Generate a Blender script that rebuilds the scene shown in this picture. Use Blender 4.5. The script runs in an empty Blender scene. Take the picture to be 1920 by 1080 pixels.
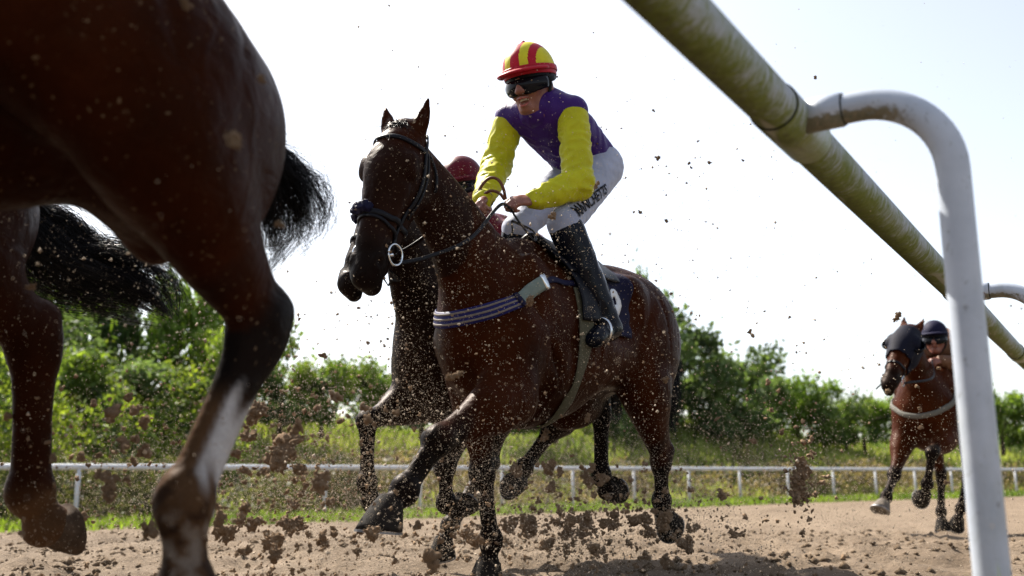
import bpy, bmesh, math, random, os
import numpy as np
from mathutils import Vector, Matrix
from mathutils import noise as mnoise
R = math.radians
S = bpy.context.scene
C = S.collection
rng = np.random.default_rng(7)
random.seed(7)
# ------------------------------------------------------------------ camera, sky, sun, exposure
FPX = 1738.0; CAMH = 0.48; PITCH = math.atan(344 / FPX)
cd = bpy.data.cameras.new('camera'); cam = bpy.data.objects.new('camera', cd); C.objects.link(cam)
cam.location = (0, 0, CAMH); cam.rotation_euler = (math.pi / 2 + PITCH, 0, 0)
cd.sensor_width = 36; cd.lens = 36 * FPX / 1920; cd.clip_start = .05; cd.clip_end = 3000
cd.dof.use_dof = True; cd.dof.focus_distance = 3.75; cd.dof.aperture_fstop = 2.2
S.camera = cam
SUN = Vector((-.56, .68, .98)).normalized()          # direction towards the sun
W = bpy.data.worlds.new('World'); S.world = W; W.use_nodes = True
wn = W.node_tree.nodes; wl = W.node_tree.links
bg = wn['Background']
sky = wn.new('ShaderNodeTexSky'); sky.sky_type = 'NISHITA'; sky.sun_disc = False
sky.sun_elevation = math.asin(SUN.z); sky.sun_rotation = math.atan2(SUN.x, SUN.y)
sky.air_density = 1.0; sky.dust_density = 1.8; sky.ozone_density = 1.0
hs = wn.new('ShaderNodeHueSaturation'); hs.inputs['Saturation'].default_value = .48
wl.new(sky.outputs[0], hs.inputs['Color']); wl.new(hs.outputs[0], bg.inputs[0])
bg.inputs[1].default_value = .088
sl = bpy.data.lights.new('sun', 'SUN'); sl.energy = 5.0; sl.angle = R(.5); sl.color = (1, .93, .82)
so = bpy.data.objects.new('sun', sl); C.objects.link(so); so.rotation_euler = SUN.to_track_quat('Z', 'Y').to_euler()
S.view_settings.view_transform = 'Standard'; S.view_settings.look = 'None'
S.view_settings.exposure = 1.5; S.view_settings.gamma = 1

def ray(u, v):
    r = (u - 960) / FPX; up = (540 - v) / FPX
    return np.array([r, math.cos(PITCH) - math.sin(PITCH) * up, math.sin(PITCH) + math.cos(PITCH) * up])
def at(u, v, y):
    d = ray(u, v); return np.array([0, 0, CAMH]) + d * y / d[1]

# ------------------------------------------------------------------ scene helpers
def link(o, parent=None):
    C.objects.link(o)
    if parent: o.parent = parent
    return o
def tag(o, label=None, cat=None, group=None, kind=None):
    if label: o['label'] = label
    if cat: o['category'] = cat
    if group: o['group'] = group
    if kind: o['kind'] = kind
    return o
def empty(name, loc=(0, 0, 0), rz=0):
    o = bpy.data.objects.new(name, None); o.location = loc; o.rotation_euler = (0, 0, rz); o.empty_display_size = .2
    return link(o)
def mesh(name, V, Fc, mat, parent=None, smooth=True, cols=None):
    me = bpy.data.meshes.new(name)
    V = np.asarray(V, dtype=np.float32).reshape(-1, 3)
    if isinstance(Fc, np.ndarray):
        n, k = Fc.shape
        me.vertices.add(len(V)); me.vertices.foreach_set('co', V.ravel())
        me.loops.add(n * k); me.loops.foreach_set('vertex_index', Fc.astype(np.int32).ravel())
        me.polygons.add(n); me.polygons.foreach_set('loop_start', np.arange(0, n * k, k, dtype=np.int32))
        me.update(calc_edges=True); me.validate()
    else:
        me.from_pydata([tuple(map(float, v)) for v in V], [], Fc); me.update()
    if smooth: me.polygons.foreach_set('use_smooth', np.ones(len(me.polygons), dtype=bool))
    if cols is not None:
        a = me.color_attributes.new('Col', 'FLOAT_COLOR', 'POINT')
        c = np.ones((len(V), 4), dtype=np.float32); c[:, :cols.shape[1]] = cols
        a.data.foreach_set('color', c.ravel())
    for m in (mat if isinstance(mat, (list, tuple)) else [mat]): me.materials.append(m)
    return link(bpy.data.objects.new(name, me), parent)
class MB:
    """collects pieces into one mesh"""
    def __init__(s): s.V = []; s.F = []; s.n = 0
    def add(s, V, F):
        V = np.asarray(V, float).reshape(-1, 3)
        s.F += [tuple(int(i) + s.n for i in f) for f in F]; s.V.append(V); s.n += len(V); return s
    def tube(s, pts, r, n=10, cap=True, flat=None):
        pts = np.asarray(pts, float); m = len(pts)
        r = np.broadcast_to(np.asarray(r, float), (m,))
        t = np.gradient(pts, axis=0); t /= np.linalg.norm(t, axis=1)[:, None] + 1e-12
        up = np.array([0, 0, 1.]) if abs(t[0][2]) < .9 else np.array([1., 0, 0])
        a = np.cross(t[0], up); a /= np.linalg.norm(a); V = []
        for i in range(m):
            a = a - t[i] * (a @ t[i]); a /= np.linalg.norm(a); b = np.cross(t[i], a)
            th = np.arange(n) * 2 * math.pi / n
            V.append(pts[i] + r[i] * (np.cos(th)[:, None] * a + np.sin(th)[:, None] * b))
        F = [(i * n + j, i * n + (j + 1) % n, (i + 1) * n + (j + 1) % n, (i + 1) * n + j) for i in range(m - 1) for j in range(n)]
        if cap: F += [tuple(range(n))[::-1], tuple(range((m - 1) * n, m * n))]
        return s.add(np.vstack(V), F)
    def strap(s, pts, nrm, w, th=.004):
        """flat strap: pts centre line, nrm outward normals per point, w width"""
        pts = np.asarray(pts, float); nrm = np.asarray(nrm, float); m = len(pts)
        w = np.broadcast_to(np.asarray(w, float), (m,))
        t = np.gradient(pts, axis=0); V = []
        for i in range(m):
            tt = t[i] / np.linalg.norm(t[i]); nn = nrm[i] - tt * (nrm[i] @ tt); nn /= np.linalg.norm(nn) + 1e-9; b = np.cross(tt, nn)
            h = w[i] / 2
            V += [pts[i] - b * h - nn * th * .3, pts[i] - b * h + nn * th * .5, pts[i] - b * h * .6 + nn * th, pts[i] + b * h * .6 + nn * th, pts[i] + b * h + nn * th * .5, pts[i] + b * h - nn * th * .3]
        F = [(i * 6 + j, i * 6 + (j + 1) % 6, (i + 1) * 6 + (j + 1) % 6, (i + 1) * 6 + j) for i in range(m - 1) for j in range(6)]
        F += [tuple(range(6))[::-1], tuple(range((m - 1) * 6, m * 6))]
        return s.add(np.array(V), F)
    def torus(s, c, ax, Rr, r, n=24, k=8, arc=(0, 2 * math.pi), up=None):
        ax = np.asarray(ax, float); ax /= np.linalg.norm(ax)
        a = np.cross(ax, [0, 0, 1.] if abs(ax[2]) < .9 else [1., 0, 0]) if up is None else np.asarray(up, float)
        a /= np.linalg.norm(a); b = np.cross(ax, a)
        th = np.linspace(arc[0], arc[1], n)
        return s.tube([np.asarray(c) + Rr * (math.cos(q) * a + math.sin(q) * b) for q in th], r, k)
    def build(s, name, mat, parent=None, smooth=True):
        return mesh(name, np.vstack(s.V), s.F, mat, parent, smooth)
def catmull(P, n):
    P = np.asarray(P, float)
    if len(P) < 3:
        t = np.linspace(0, 1, n + 1)[:, None]; return P[0] * (1 - t) + P[-1] * t
    Q = np.vstack([2 * P[0] - P[1], P, 2 * P[-1] - P[-2]]); out = []
    for i in range(1, len(Q) - 2):
        for t in np.linspace(0, 1, n, endpoint=False):
            out.append(.5 * (2 * Q[i] + (Q[i + 1] - Q[i - 1]) * t + (2 * Q[i - 1] - 5 * Q[i] + 4 * Q[i + 1] - Q[i + 2]) * t * t + (3 * Q[i] - Q[i - 1] - 3 * Q[i + 1] + Q[i + 2]) * t ** 3))
    out.append(Q[-2]); return np.array(out)
def unit(v): v = np.asarray(v, float); return v / (np.linalg.norm(v) + 1e-12)

# ------------------------------------------------------------------ implicit-surface body modeller
class Field:
    def __init__(s, lo, hi, h):
        s.o = np.asarray(lo, float); s.h = h; s.d = np.ceil((np.asarray(hi, float) - s.o) / h).astype(int) + 1
        s.f = np.full(s.d, .25, dtype=np.float32)
    def box(s, lo, hi):
        a = np.clip(np.floor((np.asarray(lo) - s.o) / s.h).astype(int), 0, s.d); b = np.clip(np.ceil((np.asarray(hi) - s.o) / s.h).astype(int) + 1, 0, s.d)
        return a, b
    def grid(s, a, b):
        return [((np.arange(a[i], b[i]) * s.h + s.o[i]).astype(np.float32)).reshape([-1 if j == i else 1 for j in range(3)]) for i in range(3)]
    @staticmethod
    def smin(a, b, k):
        if k <= 0: return np.minimum(a, b)
        h = np.maximum(k - np.abs(a - b), 0) / k
        return np.minimum(a, b) - h * h * k * .25
    def seg(s, T, ta, A, B, ra, rb, L, ks):
        """elliptic cone segment into temp array T whose corner is ta"""
        A = np.asarray(A, float); B = np.asarray(B, float); d = B - A; ln = np.linalg.norm(d) + 1e-9; d = d / ln
        l = L - d * (L @ d); l /= np.linalg.norm(l) + 1e-9; w = np.cross(d, l)
        m = max(max(ra), max(rb)) + .06
        a, b = s.box(np.minimum(A, B) - m, np.maximum(A, B) + m)
        a = np.maximum(a, ta); b = np.minimum(b, ta + np.array(T.shape))
        if (b <= a).any(): return
        x, y, z = s.grid(a, b)
        px, py, pz = x - A[0], y - A[1], z - A[2]
        e = px * d[0] + py * d[1] + pz * d[2]
        t = np.clip(e / ln, 0, 1); ee = e - t * ln
        r1 = ra[0] + (rb[0] - ra[0]) * t; r2 = ra[1] + (rb[1] - ra[1]) * t; r3 = np.minimum(r1, r2)
        lv = px * l[0] + py * l[1] + pz * l[2]; wv = px * w[0] + py * w[1] + pz * w[2]
        q0 = np.sqrt((lv / r1) ** 2 + (wv / r2) ** 2 + (ee / r3) ** 2) + 1e-6
        q1 = np.sqrt((lv / r1 ** 2) ** 2 + (wv / r2 ** 2) ** 2 + (ee / r3 ** 2) ** 2) + 1e-6
        v = q0 * (q0 - 1) / q1
        sl_ = tuple(slice(a[i] - ta[i], b[i] - ta[i]) for i in range(3))
        T[sl_] = s.smin(T[sl_], v.astype(np.float32), ks)
    def chain(s, st, k=.05, L=(0, 1, 0), n=5, ks=.0, linear=False):
        """st: list of (point, (lateral radius, in-plane radius))"""
        L = np.asarray(L, float)
        P = np.array([np.concatenate([np.asarray(p, float), np.broadcast_to(np.asarray(r, float), (2,))]) for p, r in st])
        Q = P if linear else catmull(P, n)
        m = P[:, 3:].max() + .07
        ta, tb = s.box(P[:, :3].min(0) - m, P[:, :3].max(0) + m)
        if (tb <= ta).any(): return
        T = np.full(tb - ta, .25, dtype=np.float32)
        for i in range(len(Q) - 1):
            s.seg(T, ta, Q[i, :3], Q[i + 1, :3], Q[i, 3:], Q[i + 1, 3:], L, ks)
        sl_ = tuple(slice(ta[i], tb[i]) for i in range(3))
        s.f[sl_] = s.smin(s.f[sl_], T, k)
    def ell(s, c, r, ax=None, k=.04, sub=False):
        c = np.asarray(c, float); r = np.asarray(r, float)
        M = np.eye(3) if ax is None else np.array([unit(a) for a in ax])
        m = r.max() + .06
        a, b = s.box(c - m, c + m)
        if (b <= a).any(): return
        x, y, z = s.grid(a, b); p = (x - c[0], y - c[1], z - c[2])
        q = [p[0] * M[i, 0] + p[1] * M[i, 1] + p[2] * M[i, 2] for i in range(3)]
        q0 = np.sqrt(sum((q[i] / r[i]) ** 2 for i in range(3))) + 1e-6; q1 = np.sqrt(sum((q[i] / r[i] ** 2) ** 2 for i in range(3))) + 1e-6
        v = (q0 * (q0 - 1) / q1).astype(np.float32)
        sl_ = tuple(slice(a[i], b[i]) for i in range(3))
        s.f[sl_] = -s.smin(-s.f[sl_], v, k) if sub else s.smin(s.f[sl_], v, k)
    def mesh(s, smooth=2):
        f = s.f; h = s.h; ins = f < 0; dx, dy, dz = f.shape
        cnt = np.zeros((dx - 1, dy - 1, dz - 1), dtype=np.int8)
        for i in (0, 1):
            for j in (0, 1):
                for k in (0, 1): cnt += ins[i:dx - 1 + i, j:dy - 1 + j, k:dz - 1 + k]
        act = (cnt > 0) & (cnt < 8); idx = np.argwhere(act)
        num = np.full(act.shape, -1, dtype=np.int32); num[act] = np.arange(len(idx))
        acc = np.zeros((len(idx), 3)); w = np.zeros(len(idx))
        cs = [(i, j, k) for i in (0, 1) for j in (0, 1) for k in (0, 1)]
        for c0 in cs:
            for ax in range(3):
                if c0[ax]: continue
                c1 = list(c0); c1[ax] = 1
                v0 = f[tuple((idx + c0).T)]; v1 = f[tuple((idx + c1).T)]
                m = (v0 < 0) != (v1 < 0); t = np.where(m, v0 / np.where(m, v0 - v1, 1), 0)
                p = np.tile(np.array(c0, float), (len(idx), 1)); p[:, ax] += t
                acc += p * m[:, None]; w += m
        V = s.o + (idx + acc / w[:, None]) * h
        Q = []
        for ax in range(3):
            sl0 = [slice(1, f.shape[i] - 1) for i in range(3)]; sl0[ax] = slice(0, f.shape[ax] - 1); sl1 = list(sl0); sl1[ax] = slice(1, f.shape[ax])
            i0 = ins[tuple(sl0)]; i1 = ins[tuple(sl1)]; e = np.argwhere(i0 != i1)
            if len(e) == 0: continue
            flip = i0[tuple(e.T)]
            off = np.array([1, 1, 1]); off[ax] = 0; e = e + off
            b, c = [(1, 2), (2, 0), (0, 1)][ax]
            def cell(db, dc):
                q = e.copy(); q[:, b] -= db; q[:, c] -= dc; return num[tuple(q.T)]
            q = np.stack([cell(1, 1), cell(0, 1), cell(0, 0), cell(1, 0)], 1)
            q[~flip] = q[~flip][:, ::-1]; Q.append(q)
        Q = np.vstack(Q)
        E = np.vstack([Q[:, [i, (i + 1) % 4]] for i in range(4)]); E = np.vstack([E, E[:, ::-1]])
        deg = np.bincount(E[:, 0], minlength=len(V))[:, None]
        for lam in (.5, -.52) * smooth:
            avg = np.stack([np.bincount(E[:, 0], weights=V[E[:, 1], i], minlength=len(V)) for i in range(3)], 1) / np.maximum(deg, 1)
            V = V + lam * (avg - V)
        return V, Q
def nearest_chain(V, pts):
    """distance to a polyline and position along it (0..n-1)"""
    best = np.full(len(V), 9.); pos = np.zeros(len(V))
    for i in range(len(pts) - 1):
        A = np.asarray(pts[i], float); d = np.asarray(pts[i + 1], float) - A; q = V - A
        t = np.clip(q @ d / (d @ d), 0, 1); D = np.linalg.norm(q - t[:, None] * d, axis=1); m = D < best
        best[m] = D[m]; pos[m] = i + t[m]
    return best, pos
def sstep(a, b, x): t = np.clip((x - a) / (b - a), 0, 1); return t * t * (3 - 2 * t)

# ------------------------------------------------------------------ materials
class NT:
    def __init__(s, name):
        s.m = bpy.data.materials.new(name); s.m.use_nodes = True; s.t = s.m.node_tree; s.n = s.t.nodes; s.b = s.n['Principled BSDF']
    def node(s, typ, **kw):
        n = s.n.new(typ)
        for k, v in kw.items():
            if k.startswith('i_'):
                n.inputs[k[2:].replace('_', ' ')].default_value = v
            else: setattr(n, k, v)
        return n
    def l(s, a, b): s.t.links.new(a, b)
    def set(s, **kw):
        for k, v in kw.items(): s.b.inputs[k.replace('_', ' ')].default_value = v
        return s
    def coord(s, kind='Object', scale=None):
        tc = s.node('ShaderNodeTexCoord')
        if scale is None: return tc.outputs[kind]
        mp = s.node('ShaderNodeMapping'); mp.inputs['Scale'].default_value = scale; s.l(tc.outputs[kind], mp.inputs[0]); return mp.outputs[0]
    def noise(s, vec, scale, detail=4, rough=.55, dist=0):
        n = s.node('ShaderNodeTexNoise'); n.inputs['Scale'].default_value = scale; n.inputs['Detail'].default_value = detail; n.inputs['Roughness'].default_value = rough; n.inputs['Distortion'].default_value = dist
        s.l(vec, n.inputs['Vector']); return n.outputs['Fac']
    def ramp(s, fac, stops):
        n = s.node('ShaderNodeValToRGB'); e = n.color_ramp.elements
        while len(e) < len(stops): e.new(.5)
        for i, (p, c) in enumerate(stops): e[i].position = p; e[i].color = (*c, 1) if len(c) == 3 else c
        s.l(fac, n.inputs[0]); return n.outputs[0]
    def mix(s, fac, a, b, typ='MIX'):
        n = s.node('ShaderNodeMix', data_type='RGBA', blend_type=typ)
        for v, k in ((fac, 0), (a, 6), (b, 7)):
            if hasattr(v, 'node'): s.l(v, n.inputs[k])
            else: n.inputs[k].default_value = v if k == 0 else ((*v, 1) if len(v) == 3 else v)
        return n.outputs[2]
    def bump(s, h, strength=.3, dist=.01, prev=None):
        n = s.node('ShaderNodeBump'); n.inputs['Strength'].default_value = strength; n.inputs['Distance'].default_value = dist; s.l(h, n.inputs['Height'])
        if prev: s.l(prev, n.inputs['Normal'])
        s.l(n.outputs[0], s.b.inputs['Normal']); return n.outputs[0]
    def col(s, c): s.l(c, s.b.inputs['Base Color']) if hasattr(c, 'node') else s.set(Base_Color=(*c, 1)); return s
g = lambda v: (v, v, v)
def simple(name, c, rough=.6, var=.25, scale=30, bump=.15, metal=0, spec=.12, dist=.003):
    t = NT(name); v = t.coord(); n = t.noise(v, scale, 6, .6)
    c = np.array(c); t.col(t.ramp(n, [(.25, tuple(c * (1 - var))), (.75, tuple(np.minimum(c * (1 + var), .95)))]))
    t.set(Roughness=rough, Metallic=metal); t.b.inputs['Specular IOR Level'].default_value = spec
    if bump: t.bump(n, bump, dist)
    return t.m
def coat_material():
    t = NT('coat'); a = t.node('ShaderNodeAttribute', attribute_name='Col'); v = t.coord()
    n1 = t.noise(v, 5, 5, .6); n2 = t.noise(t.coord(scale=(60, 60, 22)), 6, 3, .6); n3 = t.noise(v, 95, 2, .5); n4 = t.noise(v, 9, 3)
    c = t.mix(.8, a.outputs['Color'], t.mix(1, a.outputs['Color'], t.ramp(n1, [(.3, g(.55)), (.7, g(1.5))]), 'MULTIPLY'))
    c = t.mix(.35, c, t.mix(1, c, t.ramp(n2, [(.3, g(.6)), (.7, g(1.45))]), 'MULTIPLY'))
    # sand stuck to the coat
    sp = t.ramp(n3, [(.66, g(0)), (.72, g(1))]); pt = t.ramp(n4, [(.38, g(0)), (.60, g(.75))])
    c = t.mix(t.mix(1, sp, pt, 'MULTIPLY'), c, (.17, .115, .07)); t.col(c)
    t.set(Roughness=.46); t.set(IOR=1.12); t.b.inputs['Specular IOR Level'].default_value = .5; t.b.inputs['Specular Tint'].default_value = (1, .50, .28, 1)
    t.b.inputs['Sheen Weight'].default_value = .0; t.b.inputs['Sheen Roughness'].default_value = .4; t.b.inputs['Sheen Tint'].default_value = (.8, .5, .35, 1)
    b = t.bump(n2, .25, .002); b2 = t.noise(v, 14, 3, .5, .8); b = t.bump(b2, .6, .014, b); w = t.node('ShaderNodeTexWave'); w.inputs['Scale'].default_value = 2.2; w.inputs['Distortion'].default_value = 9; w.inputs['Detail'].default_value = 2; w.inputs['Detail Scale'].default_value = 1.6; t.l(v, w.inputs['Vector']); t.bump(t.ramp(w.outputs['Fac'], [(.86, g(0)), (1, g(1))]), .25, .006, b)
    return t.m
COAT = coat_material()
M = dict(
    hoof=simple('hoof_horn', (.014, .011, .009), .85, .4, 40, .3),
    hoof_pale=simple('pale_hoof_horn', (.12, .10, .08), .5, .3, 40, .3),
    hoof_dusty=simple('dusty_hoof_horn', (.055, .036, .024), .9, .45, 40, .4),
    shoe=simple('worn_steel', (.20, .20, .21), .5, .2, 60, .2, 1),
    eye=simple('eye_dark', (.008, .006, .005), .06, .2, 20, 0),
    leather=simple('dark_leather', (.006, .006, .009), .4, .35, 60, .3),
    brown_leather=simple('brown_leather', (.11, .045, .028), .5, .3, 60, .3),
    steel=simple('bright_steel', (.62, .64, .67), .22, .12, 50, .05, 1),
    black=simple('black_nylon', (.005, .005, .007), .55, .3, 60, .3),
    navy=simple('navy_cloth', (.007, .0065, .026), .7, .3, 60, .4),
)
# ------------------------------------------------------------------ horses
def head_frame(po):
    e1 = unit(np.array(po['muzzle']) - po['poll']); lat = np.array(po.get('head_lat', (0, 1, 0)), float)
    lat = unit(lat - e1 * (lat @ e1)); e2 = unit(np.cross(lat, e1))          # e2 points out of the face
    if e2[0] < 0 and abs(e2[0]) > .2: e2 = -e2
    return np.array(po['poll'], float), e1, e2, lat
def hp(fr, t, o, l): return fr[0] + fr[1] * t + fr[2] * o + fr[3] * l
def horse_body(po, h):
    allp = [np.array(p) for L in po['legs'].values() for p in L['j']] + [np.array(po['poll']), np.array(po['muzzle'])]
    lo = np.minimum(np.min(allp, 0), [-1.02, -.34, .6]) - [.14, .16, .10]; hi = np.maximum(np.max(allp, 0), [.75, .34, 1.6]) + [.16, .16, .26]
    if 'clip' in po: lo = np.maximum(lo, po['clip'][0]); hi = np.minimum(hi, po['clip'][1])
    F = Field(lo, hi, h); sx = po.get('fat', 1.0)
    tor = [(-.93, 1.16, .13, .15), (-.84, 1.19, .21, .24), (-.68, 1.215, .262, .292), (-.48, 1.215, .262, .290), (-.25, 1.185, .272, .290), (-.02, 1.145, .285, .318), (.15, 1.12, .275, .342), (.32, 1.10, .245, .355), (.46, 1.10, .215, .325), (.57, 1.08, .185, .245), (.63, 1.07, .14, .17)]
    dz = po.get('dz', 0); dp = po.get('deep', 0)
    F.chain([((x, 0, z + dz - dp * sstep(-.9, -.3, x)), (a * sx, b + dp * sstep(-.9, -.3, x))) for x, z, a, b in tor], k=.02, n=4)
    F.chain([((.44, 0, 1.37), (.06, .09)), ((.28, 0, 1.455), (.05, .075)), ((.12, 0, 1.455), (.055, .06)), ((-.1, 0, 1.40), (.08, .06))], k=.10)
    F.chain([((-.2, 0, 1.43), (.07, .05)), ((-.50, 0, 1.475), (.09, .05)), ((-.75, 0, 1.44), (.07, .05)), ((-.93, 0, 1.33), (.05, .06))], k=.09)   # croup ridge to the dock
    # belly tuck and flank
    F.ell((-.40, 0, .84 - 2 * dp), (.30, .40, .10), k=.10, sub=True)
    for s in (1, -1):
        F.ell((-.56, s * .13, 1.27), (.27, .13, .20), k=.08)                # gluteals
        F.ell((-.36, s * .215, 1.36), (.07, .05, .06), k=.10)               # point of hip
        F.ell((-.88, s * .11, 1.12), (.10, .09, .20), k=.08)                # buttock
        F.ell((.36, s * .17, 1.16), (.13, .075, .26), ((.9, 0, -.35), (0, 1, 0), (.35, 0, .9)), k=.06)   # shoulder blade
        F.ell((.52, s * .155, 1.06), (.11, .075, .12), k=.05)               # point of shoulder
        F.ell((.57, s * .075, .99 - dp), (.09, .075, .12), k=.04)                # breast
        F.ell((.30, s * .19, .98 - dp), (.12, .06, .13), k=.06)                  # triceps
        F.ell((-.20, s * .285, 1.20), (.12, .05, .09), k=.12, sub=True)     # flank hollow
    F.ell((.66, 0, 1.02), (.05, .018, .12), k=.05, sub=True)
    for s in (1, -1):                                                         # muscle seams of quarters, flank fold, shoulder and forearm
        F.ell((-.775, s * .262, 1.22), (.014, .030, .22), ((1, 0, .18), (0, 1, 0), (-.18, 0, 1)), k=.05, sub=True)
        F.ell((-.60, s * .292, 1.24), (.012, .026, .20), ((1, 0, -.25), (0, 1, 0), (.25, 0, 1)), k=.045, sub=True)
        F.ell((-.40, s * .285, 1.13), (.014, .030, .16), ((1, 0, .5), (0, 1, 0), (-.5, 0, 1)), k=.045, sub=True)
        F.ell((.20, s * .285, 1.10), (.014, .026, .20), ((1, 0, .3), (0, 1, 0), (-.3, 0, 1)), k=.045, sub=True)
        F.ell((.43, s * .235, 1.06), (.012, .024, .16), ((1, 0, -.6), (0, 1, 0), (.6, 0, 1)), k=.04, sub=True)
        for q in range(5): F.ell((.10 - q * .075, s * .302, 1.06 + q * .012), (.010, .014, .15), ((1, 0, .25), (0, 1, 0), (-.25, 0, 1)), k=.035, sub=True)   # ribs
    # legs
    for nm, L in po['legs'].items():
        J = [np.array(p, float) for p in L['j']]; s = 1 if nm[0] == 'L' else -1
        sd = np.cross(unit(J[1] - J[0]), unit(J[2] - J[1])); latv = np.array((0, 1, 0.))
        q = L.get('scale', 1.0) * po.get('leg', 1.0)
        Z = lambda st: [(p, (r[0] * q, r[1] * q)) for p, r in st]
        if nm[1] == 'F':                                                      # elbow, knee, fetlock, coronet
            e, k_, f, c = J
            sh = np.array((.50, s * .165, 1.04))
            F.chain([(sh, (.085, .11)), ((sh + e) / 2, (.09, .12)), (e, (.082, .105))], k=.09, n=4)
            F.chain(Z([(e + (e - k_) * .12, (.075, .105)), (e + (k_ - e) * .22, (.072, .093)), (e + (k_ - e) * .5, (.054, .066)), (e + (k_ - e) * .78, (.041, .047)), (e + (k_ - e) * .94, (.042, .046)), (k_ + (f - k_) * .05, (.043, .047)), (k_ + (f - k_) * .17, (.033, .039)),
                     (k_ + (f - k_) * .45, (.026, .034)), (k_ + (f - k_) * .8, (.027, .034)), (f, (.036, .042)), (f + (c - f) * .5, (.028, .032)), (f + (c - f) * .85, (.033, .036)), (c, (.042, .046))]), k=.05, n=3)
            fd = unit(np.cross(latv, unit(k_ - e))); fd = fd if fd[0] > 0 else -fd
            F.ell(k_ + fd * .012 * q, np.array((.036, .046, .050)) * q, (fd, latv, np.cross(fd, latv)), k=.025)
            F.ell(e + (k_ - e) * .22 + fd * .025 + np.array((0, s * .02, 0)), (.05, .05, .12), (fd, latv, unit(k_ - e)), k=.06)
        else:                                                                 # stifle, hock, fetlock, coronet
            e, k_, f, c = J; th_ = po.get('thigh', 1.0)
            hipj = np.array((-.60, s * .15, 1.22))
            F.chain([(hipj, (.12, .22 * th_)), (hipj * .5 + e * .5 + [-.05, 0, 0], (.12, .23 * th_)), (e * .85 + k_ * .15, (.095, .155 * th_))], k=.09, n=4)
            F.ell(e, (.085, .085, .10), k=.08)
            F.chain(Z([(e, (.085, .13 * th_)), (e + (k_ - e) * .3, (.078, .108 * th_)), (e + (k_ - e) * .6, (.055, .074)), (e + (k_ - e) * .85, (.038, .052)), (k_ + (e - k_) * .04, (.044, .060)), (k_ + (f - k_) * .12, (.041, .054)), (k_ + (f - k_) * .27, (.032, .043)),
                     (k_ + (f - k_) * .5, (.028, .038)), (k_ + (f - k_) * .85, (.030, .038)), (f, (.038, .045)), (f + (c - f) * .5, (.029, .034)), (f + (c - f) * .85, (.034, .038)), (c, (.043, .048))]), k=.05, n=3)
            bd = unit(unit(k_ - e) - unit(f - k_)) if np.linalg.norm(unit(k_ - e) - unit(f - k_)) > .25 else -np.cross(latv, unit(f - k_))
            heel = k_ + bd * .055 * q + unit(e - k_) * .035 * q                       # point of hock
            F.chain(Z([(k_, (.030, .04)), (heel, (.024, .028))]), k=.03, n=2)
            F.chain([(heel, (.018, .022)), (e + (k_ - e) * .45 + bd * .055, (.022, .028))], k=.05, n=2)   # Achilles tendon
        for a, b in ((f, c),):                                                # ergot / heel bulb
            F.ell(a, np.array((.040, .038, .042)) * q, k=.03)
    # neck
    base = np.array(po.get('neck_base', (.42, 0, 1.17))); poll = np.array(po['poll']); fr = head_frame(po)
    nend = hp(fr, .07, -.055, 0); md = po.get('neck_mid', (base + nend) / 2 + [.02, 0, .03]); md = np.array(md)
    F.chain([(base, (.165, .30)), ((base * .55 + md * .45), (.135, .235)), (md, (.098, .172)), (md * .4 + nend * .6, (.085, .135)), (nend, (.075, .105))], k=.07, n=5)
    # head
    L = fr[3]; hw = po.get('head_w', 1.0); HW = lambda st: [(p, (r[0] * hw, r[1])) for p, r in st]
    F.chain(HW([(hp(fr, .0, -.02, 0), (.070, .078)), (hp(fr, .09, -.015, 0), (.088, .10)), (hp(fr, .19, -.015, 0), (.094, .125)), (hp(fr, .29, -.01, 0), (.076, .11)), (hp(fr, .40, 0, 0), (.058, .080)), (hp(fr, .50, .006, 0), (.055, .066)), (hp(fr, .585, .004, 0), (.058, .062)), (hp(fr, .635, .0, 0), (.045, .045))]), k=.035, L=L, n=4)
    F.chain([(hp(fr, .06, .058, 0), (.045, .03)), (hp(fr, .18, .088, 0), (.062, .025)), (hp(fr, .32, .076, 0), (.042, .024)), (hp(fr, .50, .055, 0), (.032, .020))], k=.05, L=L)
    F.ell(hp(fr, .645, -.045, 0), (.035, .030, .036), (fr[1], fr[2], L), k=.03)   # lower lip
    F.ell(hp(fr, .63, .028, 0), (.035, .03, .042), (fr[1], fr[2], L), k=.04)
    for s in (1, -1):
        F.ell(hp(fr, .20, -.065, s * hw * .062), (.115, .085, .036), (fr[1], fr[2], L), k=.035)       # cheek
        F.chain([(hp(fr, .30, -.09, s * hw * .045), (.02, .03)), (hp(fr, .57, -.045, s * hw * .022), (.018, .02))], k=.035, L=L)
        F.ell(hp(fr, .165, .048, s * hw * .086), (.045, .028, .024), (fr[1], fr[2], L), k=.03)         # brow
        F.ell(hp(fr, .195, .035, s * hw * .092), (.030, .024, .020), (fr[1], fr[2], L), k=.02)         # lids
        F.chain([(hp(fr, .27, .03, s * hw * .072), (.012, .012)), (hp(fr, .44, .012, s * hw * .058), (.008, .008))], k=.03, L=L)   # facial crest
        F.ell(hp(fr, .578, .034, s * hw * .046), (.034, .026, .018), (fr[1], fr[2], L), k=.02)         # nostril rim
        F.ell(hp(fr, .582, .040, s * hw * .064), (.022, .015, .020), (fr[1] + fr[2] * .4, fr[2] - fr[1] * .4, L), k=.012, sub=True)
        F.ell(hp(fr, .60, -.028, s * hw * .06), (.05, .005, .03), (fr[1], fr[2], L), k=.01, sub=True)  # mouth line
        eb = hp(fr, .0, -.005, s * po.get('ear_w', .055)); tip = eb + po.get('ear', {}).get(s, np.array(-fr[1] * .155 + L * s * .025 + fr[2] * .02)); tip = np.array(tip)
        ad = unit(tip - eb); ln = np.linalg.norm(tip - eb)
        F.chain([(eb, (.028, .026)), (eb + ad * ln * .3, (.034, .020)), (eb + ad * ln * .6, (.027, .014)), (eb + ad * ln * .88, (.012, .010)), (tip, (.005, .006))], k=.025, L=L, n=4)
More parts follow.
